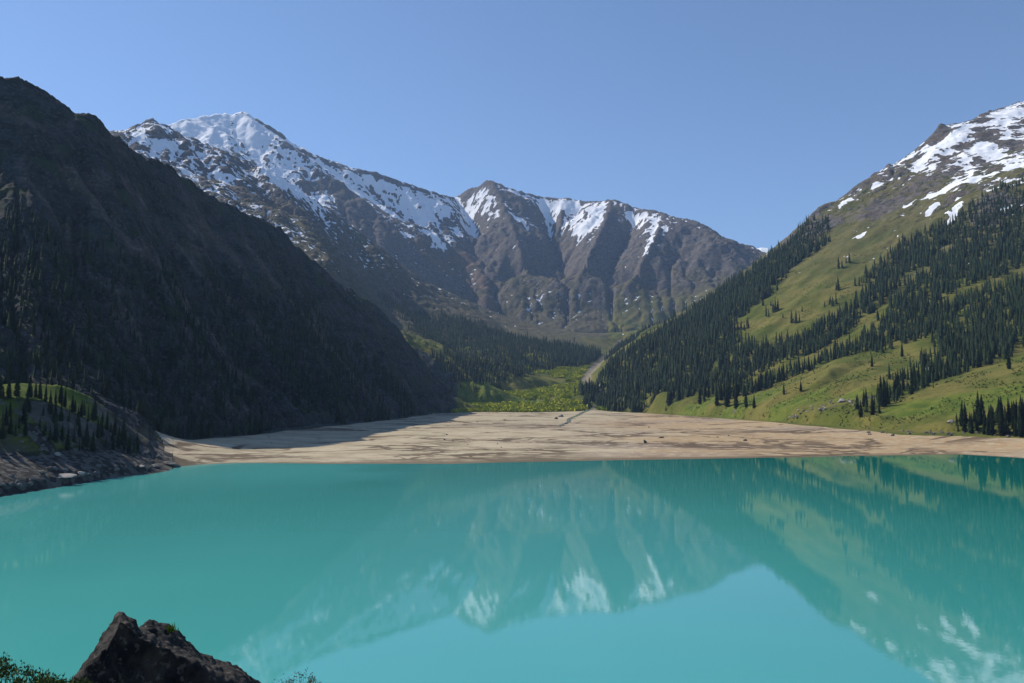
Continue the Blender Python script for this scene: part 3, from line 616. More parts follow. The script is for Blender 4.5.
# ------------------------------------------------------------------ terrain meshes
def region_ids():
    R = np.full(Z.shape, 6)                                     # snowy massif
    back_r2 = np.interp(Af, [-1.0, -0.62, -0.5, -0.42, -0.36, -0.25, -0.15, -0.07, 0.0, 0.05, 0.13], [4300, 4300, 4300, 4250, 4200, 4150, 4050, 3900, 3750, 3300, 2700])[None, :]
    R[(DQf < back_r2)] = 5                                      # forested ridge
    R[(AZf > 0.12) & (DQf < 3900)] = 4                          # right mountain
    rx = np.interp(np.log(design_dist(Df, [0.1])[:, 0]), np.log([1200, 1640, 1850, 2000, 2200, 2450, 2750, 3100, 3600]), [float(ray(p, 400)[0]) for p in (640, 612, 600, 590, 590, 600, 616, 628, 700)])[:, None]
    R[(AZf > rx) & (DQf < 3700)] = 4
    R[LEFTM > 0.5] = 3                                          # left mountain
    R[FLOOR & (AZf <= rx)] = 2                                  # valley floor
    hb = np.interp(Af, [-1.25, -0.75, -0.6, ray(0, 0)[0], ray(60, 0)[0], ray(110, 0)[0], ray(140, 0)[0], ray(165, 0)[0], ray(178, 0)[0]], [700, 860, 960, 980, 960, 970, 975, 950, 800])[None, :]
    R[(DQf < hb) & (AZf < ray(178, 400)[0])] = 1                # knoll on the left shore
    R[(BED > 0.5)] = 0
    R[(Z < -0.5) & (AZf >= ray(178, 400)[0])] = 0
    return R
REG = region_ids()
INFO = {0: ('lakebed', 'dry sandy lakebed exposed between the turquoise water and the mountain feet'),
        1: ('knoll', 'small grass-topped knoll with a dark rubble bank at the left shore'),
        2: ('valley_floor', 'green shrubby valley floor where the stream comes down'),
        3: ('shaded_mountain', 'steep dark mountainside in shade rising left of the lake'),
        4: ('grassy_mountain', 'sunlit green mountainside with spruce bands and snowy rocks on top'),
        5: ('forested_ridge', 'blue-grey ridge behind the dark slope, running down to a forested spur'),
        6: ('snowy_mountains', 'snow-streaked brown peaks closing the valley')}
def pack(v, c=0.0, k=0.25): return np.clip(0.5 + (v - c) * k, 0, 1)
cA = np.stack([pack(SNOW, 0.35, 0.25), pack(ROCK, 0.35, 0.3), np.clip(LUSH, 0, 1), GREYM], -1)
SHADEF = np.clip((REG == 3) * 1.0 + (REG == 1) * sstep(0.5, 0.2, LUSH + 0.3 * n_mid) * 0.9, 0, 1)  # shade put into the colour of the left mountain, and the knoll face
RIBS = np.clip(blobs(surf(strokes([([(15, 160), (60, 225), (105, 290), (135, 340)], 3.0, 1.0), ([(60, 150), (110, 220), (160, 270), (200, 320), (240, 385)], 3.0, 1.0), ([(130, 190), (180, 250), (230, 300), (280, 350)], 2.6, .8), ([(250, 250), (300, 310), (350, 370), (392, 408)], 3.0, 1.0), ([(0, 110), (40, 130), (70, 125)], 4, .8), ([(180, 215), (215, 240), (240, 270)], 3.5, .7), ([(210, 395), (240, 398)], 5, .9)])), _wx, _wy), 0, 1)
SHADEF = SHADEF * (1 - 0.62 * RIBS * (REG == 3))  # ribs painted lighter to show relief that the flat shading loses
CLINE = sstep(-0.15, 0.45, fbm(Xf, Yf, 130, 3, off=87.0)) * BED
cC = np.stack([blur(SHADEF.astype(float), 3), CLINE, RIV, np.clip((REG >= 5) * sstep(180, 330, ZQ + 80 * n_big) + 0.55 * (REG == 4) * sstep(230, 520, ZQ + 120 * n_big), 0, 1)], -1)
cB = np.stack([ORANGE, np.clip(np.maximum(SCREE, bank), 0, 1), RUST, BED], -1)
rows = np.concatenate([np.arange(0, NFI)[(Df < 275)][::6], np.arange(0, NFI)[Df >= 275]])
cols = np.arange(NFJ); far_side = (Af < -0.74) | (Af > 0.74); cols = np.concatenate([cols[Af < -0.74][::4], cols[~far_side], cols[Af > 0.74][::4]])
Rg, Cg = np.meshgrid(rows, cols, indexing='ij')
co = np.stack([Xf[Rg, Cg], Yf[Rg, Cg], Z[Rg, Cg]], -1).reshape(-1, 3).astype(np.float32)
kk = np.arange(len(rows) * len(cols)).reshape(len(rows), len(cols))
faces = np.stack([kk[:-1, :-1], kk[:-1, 1:], kk[1:, 1:], kk[1:, :-1]], -1).reshape(-1, 4)
freg = REG[Rg, Cg][:-1, :-1].reshape(-1)
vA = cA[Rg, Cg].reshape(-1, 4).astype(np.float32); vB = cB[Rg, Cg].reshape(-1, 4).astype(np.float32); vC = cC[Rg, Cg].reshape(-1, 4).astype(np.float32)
def mesh_from(name, co, faces, mat_, smooth=True):
    me = bpy.data.meshes.new(name); k = faces.shape[1]
    me.vertices.add(len(co)); me.vertices.foreach_set('co', np.ascontiguousarray(co, np.float32).ravel())
    me.loops.add(faces.size); me.loops.foreach_set('vertex_index', np.ascontiguousarray(faces, np.int32).ravel())
    me.polygons.add(len(faces)); me.polygons.foreach_set('loop_start', np.arange(0, faces.size, k, dtype=np.int32))
    me.polygons.foreach_set('loop_total', np.full(len(faces), k, np.int32))
    if smooth: me.polygons.foreach_set('use_smooth', np.ones(len(faces), bool))
    me.update(calc_edges=True)
    if mat_: me.materials.append(mat_)
    return me
def add_obj(name, me, parent=None, loc=None):
    o = bpy.data.objects.new(name, me); C.objects.link(o)
    if parent: o.parent = parent
    if loc is not None: o.location = loc
    return o
def tag(o, label=None, cat=None, group=None, kind=None):
    if label: o['label'] = label
    if cat: o['category'] = cat
    if group: o['group'] = group
    if kind: o['kind'] = kind
    return o
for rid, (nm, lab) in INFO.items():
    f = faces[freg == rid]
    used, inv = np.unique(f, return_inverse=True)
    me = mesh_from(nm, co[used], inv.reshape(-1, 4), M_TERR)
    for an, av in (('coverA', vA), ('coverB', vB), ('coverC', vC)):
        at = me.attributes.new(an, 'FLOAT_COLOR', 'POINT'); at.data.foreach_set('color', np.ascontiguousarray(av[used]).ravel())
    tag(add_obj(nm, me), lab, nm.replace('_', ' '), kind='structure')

# far snowy summit showing through the notch, and open country all round to the horizon
def far_peak():
    sk = [(700, 300), (722, 275), (738, 258), (746, 250.5), (751, 252), (756, 249), (761, 247.5), (768, 248), (776, 254), (790, 262), (830, 290)]
    D = 11500.0; us = np.linspace(0, len(sk) - 1, 160)
    px = np.interp(us, range(len(sk)), [p[0] for p in sk]); py = np.interp(us, range(len(sk)), [p[1] for p in sk])
    az, tt = ray(px, py); zc = CAMZ + D * tt
    rowsD = np.linspace(-2600, 2600, 61); vv = []
    for dd in rowsD:
        f = 1 - abs(dd) / 2600
        d = D + dd; zz = 400 + (zc - 400) * f ** 1.1 + 60 * (1 - (2 * f - 1) ** 2) * fbm(d * np.sin(az), d * np.cos(az), 700, 4, ridged=True)
        vv.append(np.stack([d * np.sin(az), d * np.cos(az), zz], -1))
    vv = np.array(vv).reshape(-1, 3); k = np.arange(61 * 160).reshape(61, 160)
    f = np.stack([k[:-1, :-1], k[:-1, 1:], k[1:, 1:], k[1:, :-1]], -1).reshape(-1, 4)
    m, t, b = mat('far_snow', 0.9, 0.1); q = N(t)
    c = q.mix(q.ramp(q.noise(q.geo(), 0.006, 6, 0.6), 0.60, 0.68), (0.84, 0.86, 0.88), (0.2, 0.18, 0.17)); q.l.new(c, b.inputs['Base Color'])
    tag(add_obj('far_peak', mesh_from('far_peak', vv, f, m)), 'tiny white snow peak showing in the notch between the two mountains', 'mountain', kind='structure')
far_peak()
def outer_ground():
    m, t, b = mat('outer_ground', 0.95, 0.1); q = N(t)
    q.l.new(q.mix(q.noise(q.geo(), 0.002, 6), (0.06, 0.07, 0.03), (0.14, 0.12, 0.09)), b.inputs['Base Color'])
    rr = [8990, 10500, 12500, 14500]; aa = np.linspace(-np.pi, np.pi, 181)
    v = np.array([[r * math.sin(a), r * math.cos(a), -30.0] for r in rr for a in aa]); k = np.arange(len(v)).reshape(len(rr), len(aa))
    f = np.stack([k[:-1, :-1], k[:-1, 1:], k[1:, 1:], k[1:, :-1]], -1).reshape(-1, 4)
    tag(add_obj('outer_ground', mesh_from('outer_ground', v, f, m)), 'open country beyond the mountains', 'ground', kind='structure')
outer_ground()

# ------------------------------------------------------------------ lake
def lake():
    m, t, b = mat('lake_water', 0.05, 0.5); q = N(t)
    P = q.geo()
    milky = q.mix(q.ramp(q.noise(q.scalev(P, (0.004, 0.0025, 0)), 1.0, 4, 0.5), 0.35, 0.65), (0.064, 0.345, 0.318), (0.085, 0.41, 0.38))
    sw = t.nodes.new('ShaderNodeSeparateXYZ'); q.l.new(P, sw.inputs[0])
    # base colour pales to the left and near side, darkens towards the right shore
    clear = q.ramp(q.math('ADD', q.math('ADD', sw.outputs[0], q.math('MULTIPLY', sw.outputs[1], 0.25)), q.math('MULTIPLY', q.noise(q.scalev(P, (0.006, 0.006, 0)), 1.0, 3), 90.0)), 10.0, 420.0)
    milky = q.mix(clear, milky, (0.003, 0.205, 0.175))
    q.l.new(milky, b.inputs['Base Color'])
    b.inputs['IOR'].default_value = 1.55
    w1 = q.noise(q.scalev(P, (0.9, 0.9, 0)), 1.0, 3, 0.5); w2 = q.noise(q.scalev(P, (0.05, 0.08, 0)), 1.0, 3, 0.5)
    h = q.math('ADD', q.math('MULTIPLY', w1, 0.0035), q.math('MULTIPLY', w2, 0.010))
    q.l.new(q.bump(h, 1.0, 1.0), b.inputs['Normal'])
    sx = t.nodes.new('ShaderNodeSeparateXYZ'); q.l.new(P, sx.inputs[0])
    wind = q.math('MULTIPLY', q.ramp(q.math('ADD', sx.outputs[0], q.math('MULTIPLY', q.noise(q.scalev(P, (0.01, 0.01, 0)), 1.0, 3), 200.0)), 130.0, -30.0), q.ramp(sx.outputs[1], 260.0, 470.0))
    q.l.new(q.math('ADD', 0.02, q.math('MULTIPLY', wind, 0.16)), b.inputs['Roughness'])
    v = np.array([[-2000, -900, 0], [2000, -900, 0], [2000, 1500, 0], [-2000, 1500, 0]], float)
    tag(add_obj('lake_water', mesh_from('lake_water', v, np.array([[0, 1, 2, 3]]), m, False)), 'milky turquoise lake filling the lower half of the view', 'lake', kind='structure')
lake()

# ------------------------------------------------------------------ near bank (camera stands on it)
def bank_h(x, y):
    r = np.hypot(x, y); a = np.arctan2(x, y)
    slope = 0.50 - 0.10 * sstep(0.2, 0.8, np.abs(a))
    fwd = sstep(-0.4, 0.5, np.cos(a))
    z = CAMZ - 1.65 - slope * np.maximum(r - 0.6, 0) * fwd + 0.02 * r * (1 - fwd)
    z = z + np.minimum(r * 0.03, 1.2) * fbm(x, y, 9, 4, off=5.0) * 0.8
    return np.maximum(z, -12)
def near_bank():
    g = np.concatenate([-np.geomspace(420, 0.15, 150), np.geomspace(0.15, 420, 150)])
    XX, YY = np.meshgrid(g, g, indexing='ij'); zz = bank_h(XX, YY)
    v = np.stack([XX, YY, zz], -1).reshape(-1, 3); k = np.arange(300 * 300).reshape(300, 300)
    f = np.stack([k[:-1, :-1], k[1:, :-1], k[1:, 1:], k[:-1, 1:]], -1).reshape(-1, 4)
    m, t, b = mat('bank_soil', 0.95, 0.1); q = N(t); P = q.geo()
    c = q.mix(q.ramp(q.noise(P, 0.6, 6), 0.4, 0.6), (0.07, 0.085, 0.03), (0.19, 0.16, 0.12)); q.l.new(c, b.inputs['Base Color'])
    q.l.new(q.bump(q.noise(P, 3.0, 6), 0.6, 0.1), b.inputs['Normal'])
    tag(add_obj('near_bank', mesh_from('near_bank', v, f, m)), 'grassy rocky bank sloping down to the lake below the viewpoint', 'bank', kind='structure')
near_bank()
#HAZE


# ------------------------------------------------------------------ spruces
def simple_mat(name, c1, c2, scale, rough=0.9, bumpd=0.0):
    m, t, b = mat(name, rough, 0.15); q = N(t)
    P = q.geo()
    q.l.new(q.mix(q.ramp(q.noise(P, scale, 4), 0.35, 0.65), c1, c2), b.inputs['Base Color'])
    if bumpd: q.l.new(q.bump(q.noise(P, scale * 2, 6), 1.0, bumpd), b.inputs['Normal'])
    return m
def needle_mat():
    m, t, b = mat('spruce_needles', 0.9, 0.15); q = N(t); P = q.geo()
    c = q.mix(q.ramp(q.noise(P, 0.10, 3), 0.35, 0.65), (0.009, 0.020, 0.010), (0.026, 0.046, 0.016))
    c = q.mix(q.math('MULTIPLY', q.ramp(q.noise(P, 0.33, 2), 0.60, 0.72), 0.55), c, (0.062, 0.075, 0.022))
    c = q.mix(q.math('MULTIPLY', q.ramp(q.noise(P, 0.21, 2), 0.70, 0.76), 0.6), c, (0.075, 0.062, 0.045))
    q.l.new(c, b.inputs['Base Color']); return m
M_NEEDLE = needle_mat()
M_BARK = simple_mat('spruce_bark', (0.05, 0.035, 0.025), (0.10, 0.075, 0.05), 3.0)

def crown_near(seed):
    """unit-height spruce crown of drooping branch blades, base at z=0.05"""
    r = random.Random(seed); V = []; Fc = []
    nl = 26
    lean = [(r.uniform(-1, 1) * .006, r.uniform(-1, 1) * .006) for _ in range(4)]
    for l in range(nl):
        f = l / (nl - 1)
        z = 0.06 + 0.90 * f ** 0.95
        rad = 0.135 * (1 - f) ** 0.80 * (0.75 + 0.35 * min(1, f * 7)) + 0.006
        nb = 9 if f < 0.7 else 6
        for b in range(nb):
            if r.random() < 0.07: continue
            a = (b + r.random() * 0.8 + l * 0.37) / nb * 2 * math.pi
            ln = rad * r.uniform(0.68, 1.22); dr = ln * r.uniform(0.35, 0.6); wd = rad * 0.42 + 0.004; th = 0.028 * (1 - 0.5 * f)
            ca, sa = math.cos(a), math.sin(a); zz = z + r.uniform(-.012, .012)
            i = len(V)
            V += [(0, 0, zz + 0.03), (ca * ln * .55 - sa * wd * .6, sa * ln * .55 + ca * wd * .6, zz - dr * .35), (ca * ln * .55 + sa * wd * .6, sa * ln * .55 - ca * wd * .6, zz - dr * .35),
                  (ca * ln, sa * ln, zz - dr), (ca * ln * .5, sa * ln * .5, zz - dr * .35 - th)]
            Fc += [(i, i + 1, i + 3), (i, i + 3, i + 2), (i, i + 4, i + 1), (i, i + 2, i + 4), (i + 1, i + 4, i + 3), (i + 4, i + 2, i + 3)]
    i = len(V); V += [(0, 0, 1.0), (.006, 0, .90), (-.003, .005, .90), (-.003, -.005, .90)]; Fc += [(i, i + 1, i + 2), (i, i + 2, i + 3), (i, i + 3, i + 1)]
    return np.array(V), np.array(Fc)
def crown_far(seed):
    """few-faced spruce for the massed forest: ragged tiers"""
    r = random.Random(seed); V = []; Fc = []
    tiers = 7
    for t in range(tiers):
        f = t / tiers; z0 = 0.03 + 0.90 * f; top = min(1.0, z0 + 0.30 - 0.12 * f); rad = 0.130 * (1 - f) ** 0.8 + 0.010
        n = 6; ph = r.random() * 6
        i = len(V); V.append((0, 0, top))
        for k in range(n):
            a = ph + k / n * 2 * math.pi; q = rad * (1.15 if k % 2 else 0.72) * r.uniform(.85, 1.15)
            V.append((q * math.cos(a), q * math.sin(a), z0 + (0.0 if k % 2 else 0.03) + r.uniform(-.01, .01)))
        for k in range(n): Fc.append((i, i + 1 + k, i + 1 + (k + 1) % n))
    return np.array(V), np.array(Fc)
# candidate positions laid out over the ground, spacing by distance
def candidates():
    out = []
    rr = np.random.default_rng(5)
    for d0, d1, sp, a0, a1 in ((430, 640, 3.6, -0.62, -0.30), (560, 1000, 5.2, -0.60, 0.68), (1000, 1600, 7.0, -0.60, 0.68), (1600, 2700, 8.4, -0.35, 0.66), (2700, 3600, 9.5, -0.25, 0.64), (3600, 4700, 13.0, -0.15, 0.62)):
        area = (a1 - a0) * (d1 * d1 - d0 * d0) / 2; n = int(area / (sp * sp))
        d = np.sqrt(rr.uniform(d0 * d0, d1 * d1, n)); a = rr.uniform(a0, a1, n)
        if d0 == 560:
            k = ~((d < 640) & (a < -0.30)); d, a = d[k], a[k]
        out.append(np.stack([d * np.sin(a), d * np.cos(a)], -1))
    return np.concatenate(out)
cand = candidates()
fv = hsamp(cand[:, 0], cand[:, 1], FOR)
rr = np.random.default_rng(9)
cand = cand[fv > rr.uniform(0, 0.45, len(fv))]
# thin to a minimum spacing with a hash grid
def thin(p, s0):
    order = np.arange(len(p)); grid = {}; keep = []
    for i in order:
        d = math.hypot(*p[i]); s = s0 * (0.5 if d < 640 else 0.8 if d < 1250 else 1.0 if d < 2700 else 1.4)
        k = (int(p[i][0] // 8), int(p[i][1] // 8)); ok = True
        for a in (-1, 0, 1):
            for b in (-1, 0, 1):
                for j in grid.get((k[0] + a, k[1] + b), ()):
                    if (p[i][0] - p[j][0]) ** 2 + (p[i][1] - p[j][1]) ** 2 < s * s: ok = False; break
                if not ok: break
            if not ok: break
        if ok: grid.setdefault(k, []).append(i); keep.append(i)
    return np.array(keep)
cand = cand[thin(cand, 4.6)]
cz = hsamp(cand[:, 0], cand[:, 1]); cq = hsamp(cand[:, 0], cand[:, 1], DQf); czq = hsamp(cand[:, 0], cand[:, 1], ZQ); cd_ = np.hypot(cand[:, 0], cand[:, 1]); ca_ = np.arctan2(cand[:, 0], cand[:, 1])
# drop trees that stand well behind a nearer skyline (nothing of them shows, even from a step aside)
tanE = (Z - CAMZ) / DDf
run = np.maximum.accumulate(tanE, axis=0)
ii = np.clip(((np.log(cd_) - math.log(R0)) / DF).astype(int), 2, NFI - 1) - 2; jj = np.clip(np.round((ca_ - A0) / DF).astype(int), 0, NFJ - 1)
rv = np.minimum(np.minimum(run[ii, jj], run[ii, np.clip(jj - 14, 0, NFJ - 1)]), run[ii, np.clip(jj + 14, 0, NFJ - 1)])
hgt = rr.uniform(0.30, 1.18, len(cand)) ** 0.8
knoll = (cq < 990) & (ca_ < -0.35)
hgt = hgt * np.where(knoll, 22, np.where(ca_ > 0.05, 29, 23)) * np.where(czq > 380, np.clip(1 - (czq - 380) / 450, 0.5, 1), 1)
grove = (cq < 1330) & (ca_ > 0.49); hgt = np.where(grove, hgt * 1.12, hgt) * cd_ / cq
vis = (cz + hgt * 1.3 - CAMZ) / cd_ > rv - 0.004
cand, cz, cd_, ca_, hgt, knoll, grove = [v[vis] for v in (cand, cz, cd_, ca_, hgt, knoll, grove)]
# a few single trees traced one by one: px, py of the foot, height in px
EXTRA = [(27, 413, 27), (43, 419, 14), (10, 418, 17), (78, 425, 20), (123, 446, 29), (137, 452, 21), (979, 424, 34), (970, 428, 17), (966, 424, 15), (1001, 427, 28), (1015, 430, 30), (1022, 432, 36), (992, 426, 22), (985, 427, 17),
         (754, 409, 15), (736, 408, 24), (746, 408, 20), (727, 407, 25), (717, 405, 22), (700, 404, 18), (872, 367, 14), (902, 357, 16), (747, 326, 8), (763, 306, 9), (771, 306, 6), (829, 242, 6), (783, 318, 6), (861, 417, 18), (873, 415, 20), (784, 395, 13), (801, 392, 12), (842, 322, 7), (868, 345, 18)]
ex = []
for px, py, hp in EXTRA:
    d = find(px, py); az, _ = ray(px, py); x, y = d * math.sin(az), d * math.cos(az)
    ex.append((x, y, hp * d * math.cos(az) / F))
ex = np.array(ex)
near_ex = np.min(np.hypot(cand[:, None, 0] - ex[None, :, 0], cand[:, None, 1] - ex[None, :, 1]), axis=1) < 4.5
keep = ~near_ex
cand, cz, cd_, ca_, hgt, knoll, grove = [v[keep] for v in (cand, cz, cd_, ca_, hgt, knoll, grove)]
px_, py_ = project(cand[:, 0], cand[:, 1], cz)
app = hgt / cd_ * F
inview = (px_ > -4) & (px_ < 1028)
# really seen: the tree's upper half clears the ground in front
ii = np.clip(((np.log(cd_) - math.log(R0)) / DF).astype(int), 2, NFI - 1) - 2; jj = np.clip(np.round((ca_ - A0) / DF).astype(int), 0, NFJ - 1)
seen = (cz + hgt * 0.45 - CAMZ) / cd_ > run[ii, jj]
score = np.where(inview & seen, app, -1)
order = np.argsort(-score)
NSING = 300 - len(EXTRA)
single = order[:NSING]; mass = order[NSING:]
print('TREES', len(cand), 'smallest single px', score[single[-1]])

far_t = [crown_far(k) for k in range(6)]
def build_mass(idx):
    Vs = []; Fs = []; off = 0
    r = np.random.default_rng(3)
    tv = r.integers(0, 6, len(idx))
    for k in range(6):
        sel = idx[tv == k]
        if not len(sel): continue
        V, Fc = far_t[k]; n = len(sel)
        an = r.uniform(0, 6.28, n); c, s_ = np.cos(an), np.sin(an); h = hgt[sel]; wd = h * r.uniform(0.70, 1.30, n)
        x = (V[None, :, 0] * c[:, None] - V[None, :, 1] * s_[:, None]) * wd[:, None] + cand[sel, 0][:, None]
        y = (V[None, :, 0] * s_[:, None] + V[None, :, 1] * c[:, None]) * wd[:, None] + cand[sel, 1][:, None]
        z = V[None, :, 2] * h[:, None] + cz[sel][:, None] - 0.3
        Vs.append(np.stack([x, y, z], -1).reshape(-1, 3)); Fs.append((Fc[None] + (np.arange(n) * len(V))[:, None, None] + off).reshape(-1, 3)); off += n * len(V)
    return np.concatenate(Vs), np.concatenate(Fs)
V_, F_ = build_mass(mass)
tag(add_obj('spruce_forest', mesh_from('spruce_forest', V_, F_, M_NEEDLE, False)), 'dense dark spruce forest spread over the mountainsides round the lake', 'forest', kind='stuff')

if False:   # how the sun reaches the knoll top
    for (qx, qy) in ((10, 390), (40, 392), (80, 406)):
        d = find(qx, qy); az, _ = ray(qx, qy); x, y = d * math.sin(az), d * math.cos(az); z = float(hsamp(np.array([x]), np.array([y]))[0]) + 2
        ts = np.arange(20, 2500, 10.0); hx = x + svec.x / math.cos(SUN_EL) * ts; hy = y + svec.y / math.cos(SUN_EL) * ts; g = hsamp(hx, hy) - (z + math.tan(SUN_EL) * ts)
        k = int(np.argmax(g)); print('KNOLL', qx, d, z, 'max block', g[k], 'at', ts[k], 'az', math.atan2(hx[k], hy[k]), math.hypot(hx[k], hy[k]))
near_me = []
for k in range(6):
    V, Fc = crown_near(100 + k); near_me.append(mesh_from('crown', V, Fc, M_NEEDLE, False))
def trunk_mesh():
    V = []; Fc = []
    for i, (z, r) in enumerate(((-0.04, .016), (0.3, .011), (0.9, .003))):
        V += [(r * math.cos(a), r * math.sin(a), z) for a in np.linspace(0, 2 * math.pi, 7)[:-1]]
    for i in range(2):
        for k in range(6): Fc.append((i * 6 + k, i * 6 + (k + 1) % 6, i * 6 + 6 + (k + 1) % 6, i * 6 + 6 + k))
    return mesh_from('trunk', np.array(V), np.array(Fc), M_BARK)
TRUNK = trunk_mesh()
trees = []                        # x, y, z, h, px, py
for i in single: trees.append((cand[i, 0], cand[i, 1], cz[i], hgt[i]))
for x, y, h in ex: trees.append((x, y, float(hsamp(np.array([x]), np.array([y]))[0]), h))
trees = np.array(trees); tpx, tpy = project(trees[:, 0], trees[:, 1], trees[:, 2]); tD = hsamp(trees[:, 0], trees[:, 1], DQf); tR = np.hypot(trees[:, 0], trees[:, 1])
tph = trees[:, 3] / tR * F
def zone(i):
    x, y, d = tpx[i], tpy[i], tD[i]
    if d < 1000 and x < 200: return 'knoll'
    if d < 1360 and x > 950 and y > 400: return 'grove'
    if x < 440 and d < 2000 : return 'shade'
    if x > 560 and y > 385 and x < 800: return 'foot'
    if x > 560: return 'slope'
    return 'spur'
ZG = {'knoll': 'spruces on the lakeside knoll', 'grove': 'spruces in the lakeshore grove', 'shade': 'spruces on the shaded mountainside', 'foot': 'spruces at the forest foot by the meadow', 'slope': 'spruces in the bands of the green mountainside', 'spur': 'spruces on the spur'}
zs = [zone(i) for i in range(len(trees))]
ORD = ['', 'second ', 'third ', 'fourth ', 'fifth ', 'sixth ', 'seventh ', 'eighth ', 'ninth ', 'tenth ', 'eleventh ', 'twelfth ', 'thirteenth ', 'fourteenth ', 'fifteenth ', 'sixteenth ', 'seventeenth ', 'eighteenth ', 'nineteenth ', 'twentieth ']
def ordinals(items, noun):
    """items: (px, setter) of one class -> labels counted from the nearer side"""
    items = sorted(items, key=lambda t: t[0]); n = len(items)
    for k, (_, put) in enumerate(items):
        if n == 1: put('only one of the ' + noun)
        elif k < (n + 1) // 2: put(('leftmost' if k == 0 else ORD[min(k, 19)] + 'from left') + ' of the ' + noun)
        else: k2 = n - 1 - k; put(('rightmost' if k2 == 0 else ORD[min(k2, 19)] + 'from right') + ' of the ' + noun)
def where_tree(i):
    x, y = tpx[i], tpy[i]; z = zs[i]
    if z == 'shade': return ('near the foot' if y > 395 else 'halfway up' if y > 345 else 'high up') + ' in shade ' + ('above the knoll' if x < 110 else 'above the point' if x < 200 else 'above the sand end' if x < 300 else 'above the mid sand' if x < 370 else 'at the dark tip')
    if z == 'knoll': return ('low' if y > 430 else 'up') + ' on the dark face of the knoll'
    if z == 'grove': return 'in the lakeshore grove'
    if z == 'foot': return 'at the forest foot by the meadow'
    if z == 'slope': return ('just above the right meadow' if y > 380 else 'midway on the green mountain' if y > 330 else 'high on the green mountain') + (' near the edge' if x > 930 else '')
    return 'on the forested spur'
labels = [None] * len(trees); classes = {}
med = {z: np.median([tph[i] for i in range(len(trees)) if zs[i] == z]) for z in set(zs)}
for i in range(len(trees)):
    classes.setdefault((('taller' if tph[i] >= med[zs[i]] else 'shorter') + ' spruces ' + where_tree(i)), []).append(i)
for noun, idx in classes.items():
    ordinals([(tpx[i], (lambda t, i=i: labels.__setitem__(i, t))) for i in idx], noun)
special = {}
n0 = len(single)
def exl(k): return n0 + k
special.update({exl(0): 'single tall spruce breaking the grassy skyline of the left knoll', exl(4): 'slim tall spruce near the low right end of the left knoll', exl(5): 'short spruce at the very tip of the left knoll beside the sand',
    exl(6): 'pointed spruce standing highest above the lakeshore grove at the right', exl(20): 'single spruce on the bare mound below the green mountainside'})
special.update({exl(25): 'lone tiny spruce high on the open olive pasture', exl(14): 'lone spruce standing out on the green meadow right of the forest foot', exl(21): 'spruce beside the round mound under the dark forest'})
for i, (x, y, z, h) in enumerate(trees):
    e = bpy.data.objects.new('spruce_tree', None); C.objects.link(e); e.location = (x, y, z - 0.2)
    e.rotation_euler = (random.uniform(-.02, .02), random.uniform(-.02, .02), random.uniform(0, 6.28)); wd = h * random.uniform(0.85, 1.2)
    e.scale = (wd, wd, h); e.empty_display_size = 0.2
    add_obj('crown', near_me[i % 6], e); add_obj('trunk', TRUNK, e)
    tag(e, special.get(i, labels[i]), 'tree', ZG[zs[i]])

# ------------------------------------------------------------------ valley shrubs (massed)
def bush_mass(name, n, sampler, hr, m, label, cat, seed):
    r = np.random.default_rng(seed); V = []; Fc = []; off = 0
    P = sampler(r, n)
    zz = hsamp(P[:, 0], P[:, 1])
    for (x, y), z in zip(P, zz):
        h = r.uniform(*hr)
        for b in range(9):
            a = r.uniform(0, 6.28); q = h * 0.42 * math.sqrt(r.random()); cx, cy, c_z = x + q * math.cos(a), y + q * math.sin(a), z + h * r.uniform(0.15, 0.85)
            d = r.normal(size=(3, 3)) * h * 0.30
            V += [(cx + e[0], cy + e[1], c_z + e[2]) for e in d]; Fc.append((off, off + 1, off + 2)); off += 3
    tag(add_obj(name, mesh_from(name, np.array(V), np.array(Fc), m, False)), label, cat, kind='stuff')
M_WILLOW = simple_mat('willow_leaves', (0.26, 0.31, 0.015), (0.42, 0.42, 0.03), 0.03)
M_SCRUB = simple_mat('scrub_leaves', (0.03, 0.05, 0.012), (0.07, 0.09, 0.02), 0.05)
def box_sampler(px0, px1, d0, d1, cond):
    def f(r, n):
        out = []
        while len(out) < n:
            a = r.uniform(ray(px0, 400)[0], ray(px1, 400)[0], 4000); d = r.uniform(d0, d1, 4000)
            x, y = d * np.sin(a), d * np.cos(a)
            k = cond(x, y, r)
            out += list(zip(x[k], y[k]))
        return np.array(out[:n])
    return f
def cond_valley(x, y, r):
    return (hsamp(x, y, FLOOR.astype(float)) > 0.5) & (hsamp(x, y, RIV) < 0.4) & (perlin(x / 45, y / 45) + 0.5 * perlin(x / 14, y / 14) > -0.25) & (hsamp(x, y, BED) < 0.2)
bush_mass('willow_thicket', 8000, box_sampler(452, 606, 1700, 3000, cond_valley), (3.5, 8), M_WILLOW, 'yellow-green willow thicket covering the valley floor behind the lakebed', 'shrubs', 21)
def cond_scrub(x, y, r):
    return (hsamp(x, y, SLf) > 0.15) & (hsamp(x, y, BED) < 0.2) & (hsamp(x, y, ROCK) < 0.6) & (hsamp(x, y, ZQ) < 520) & (perlin(x / 60, y / 60) > 0.05)
bush_mass('juniper_scrub', 9000, box_sampler(600, 1030, 850, 3000, cond_scrub), (0.8, 2.2), M_SCRUB, 'low dark juniper scrub dotted over the grassy mountainside', 'scrub', 22)

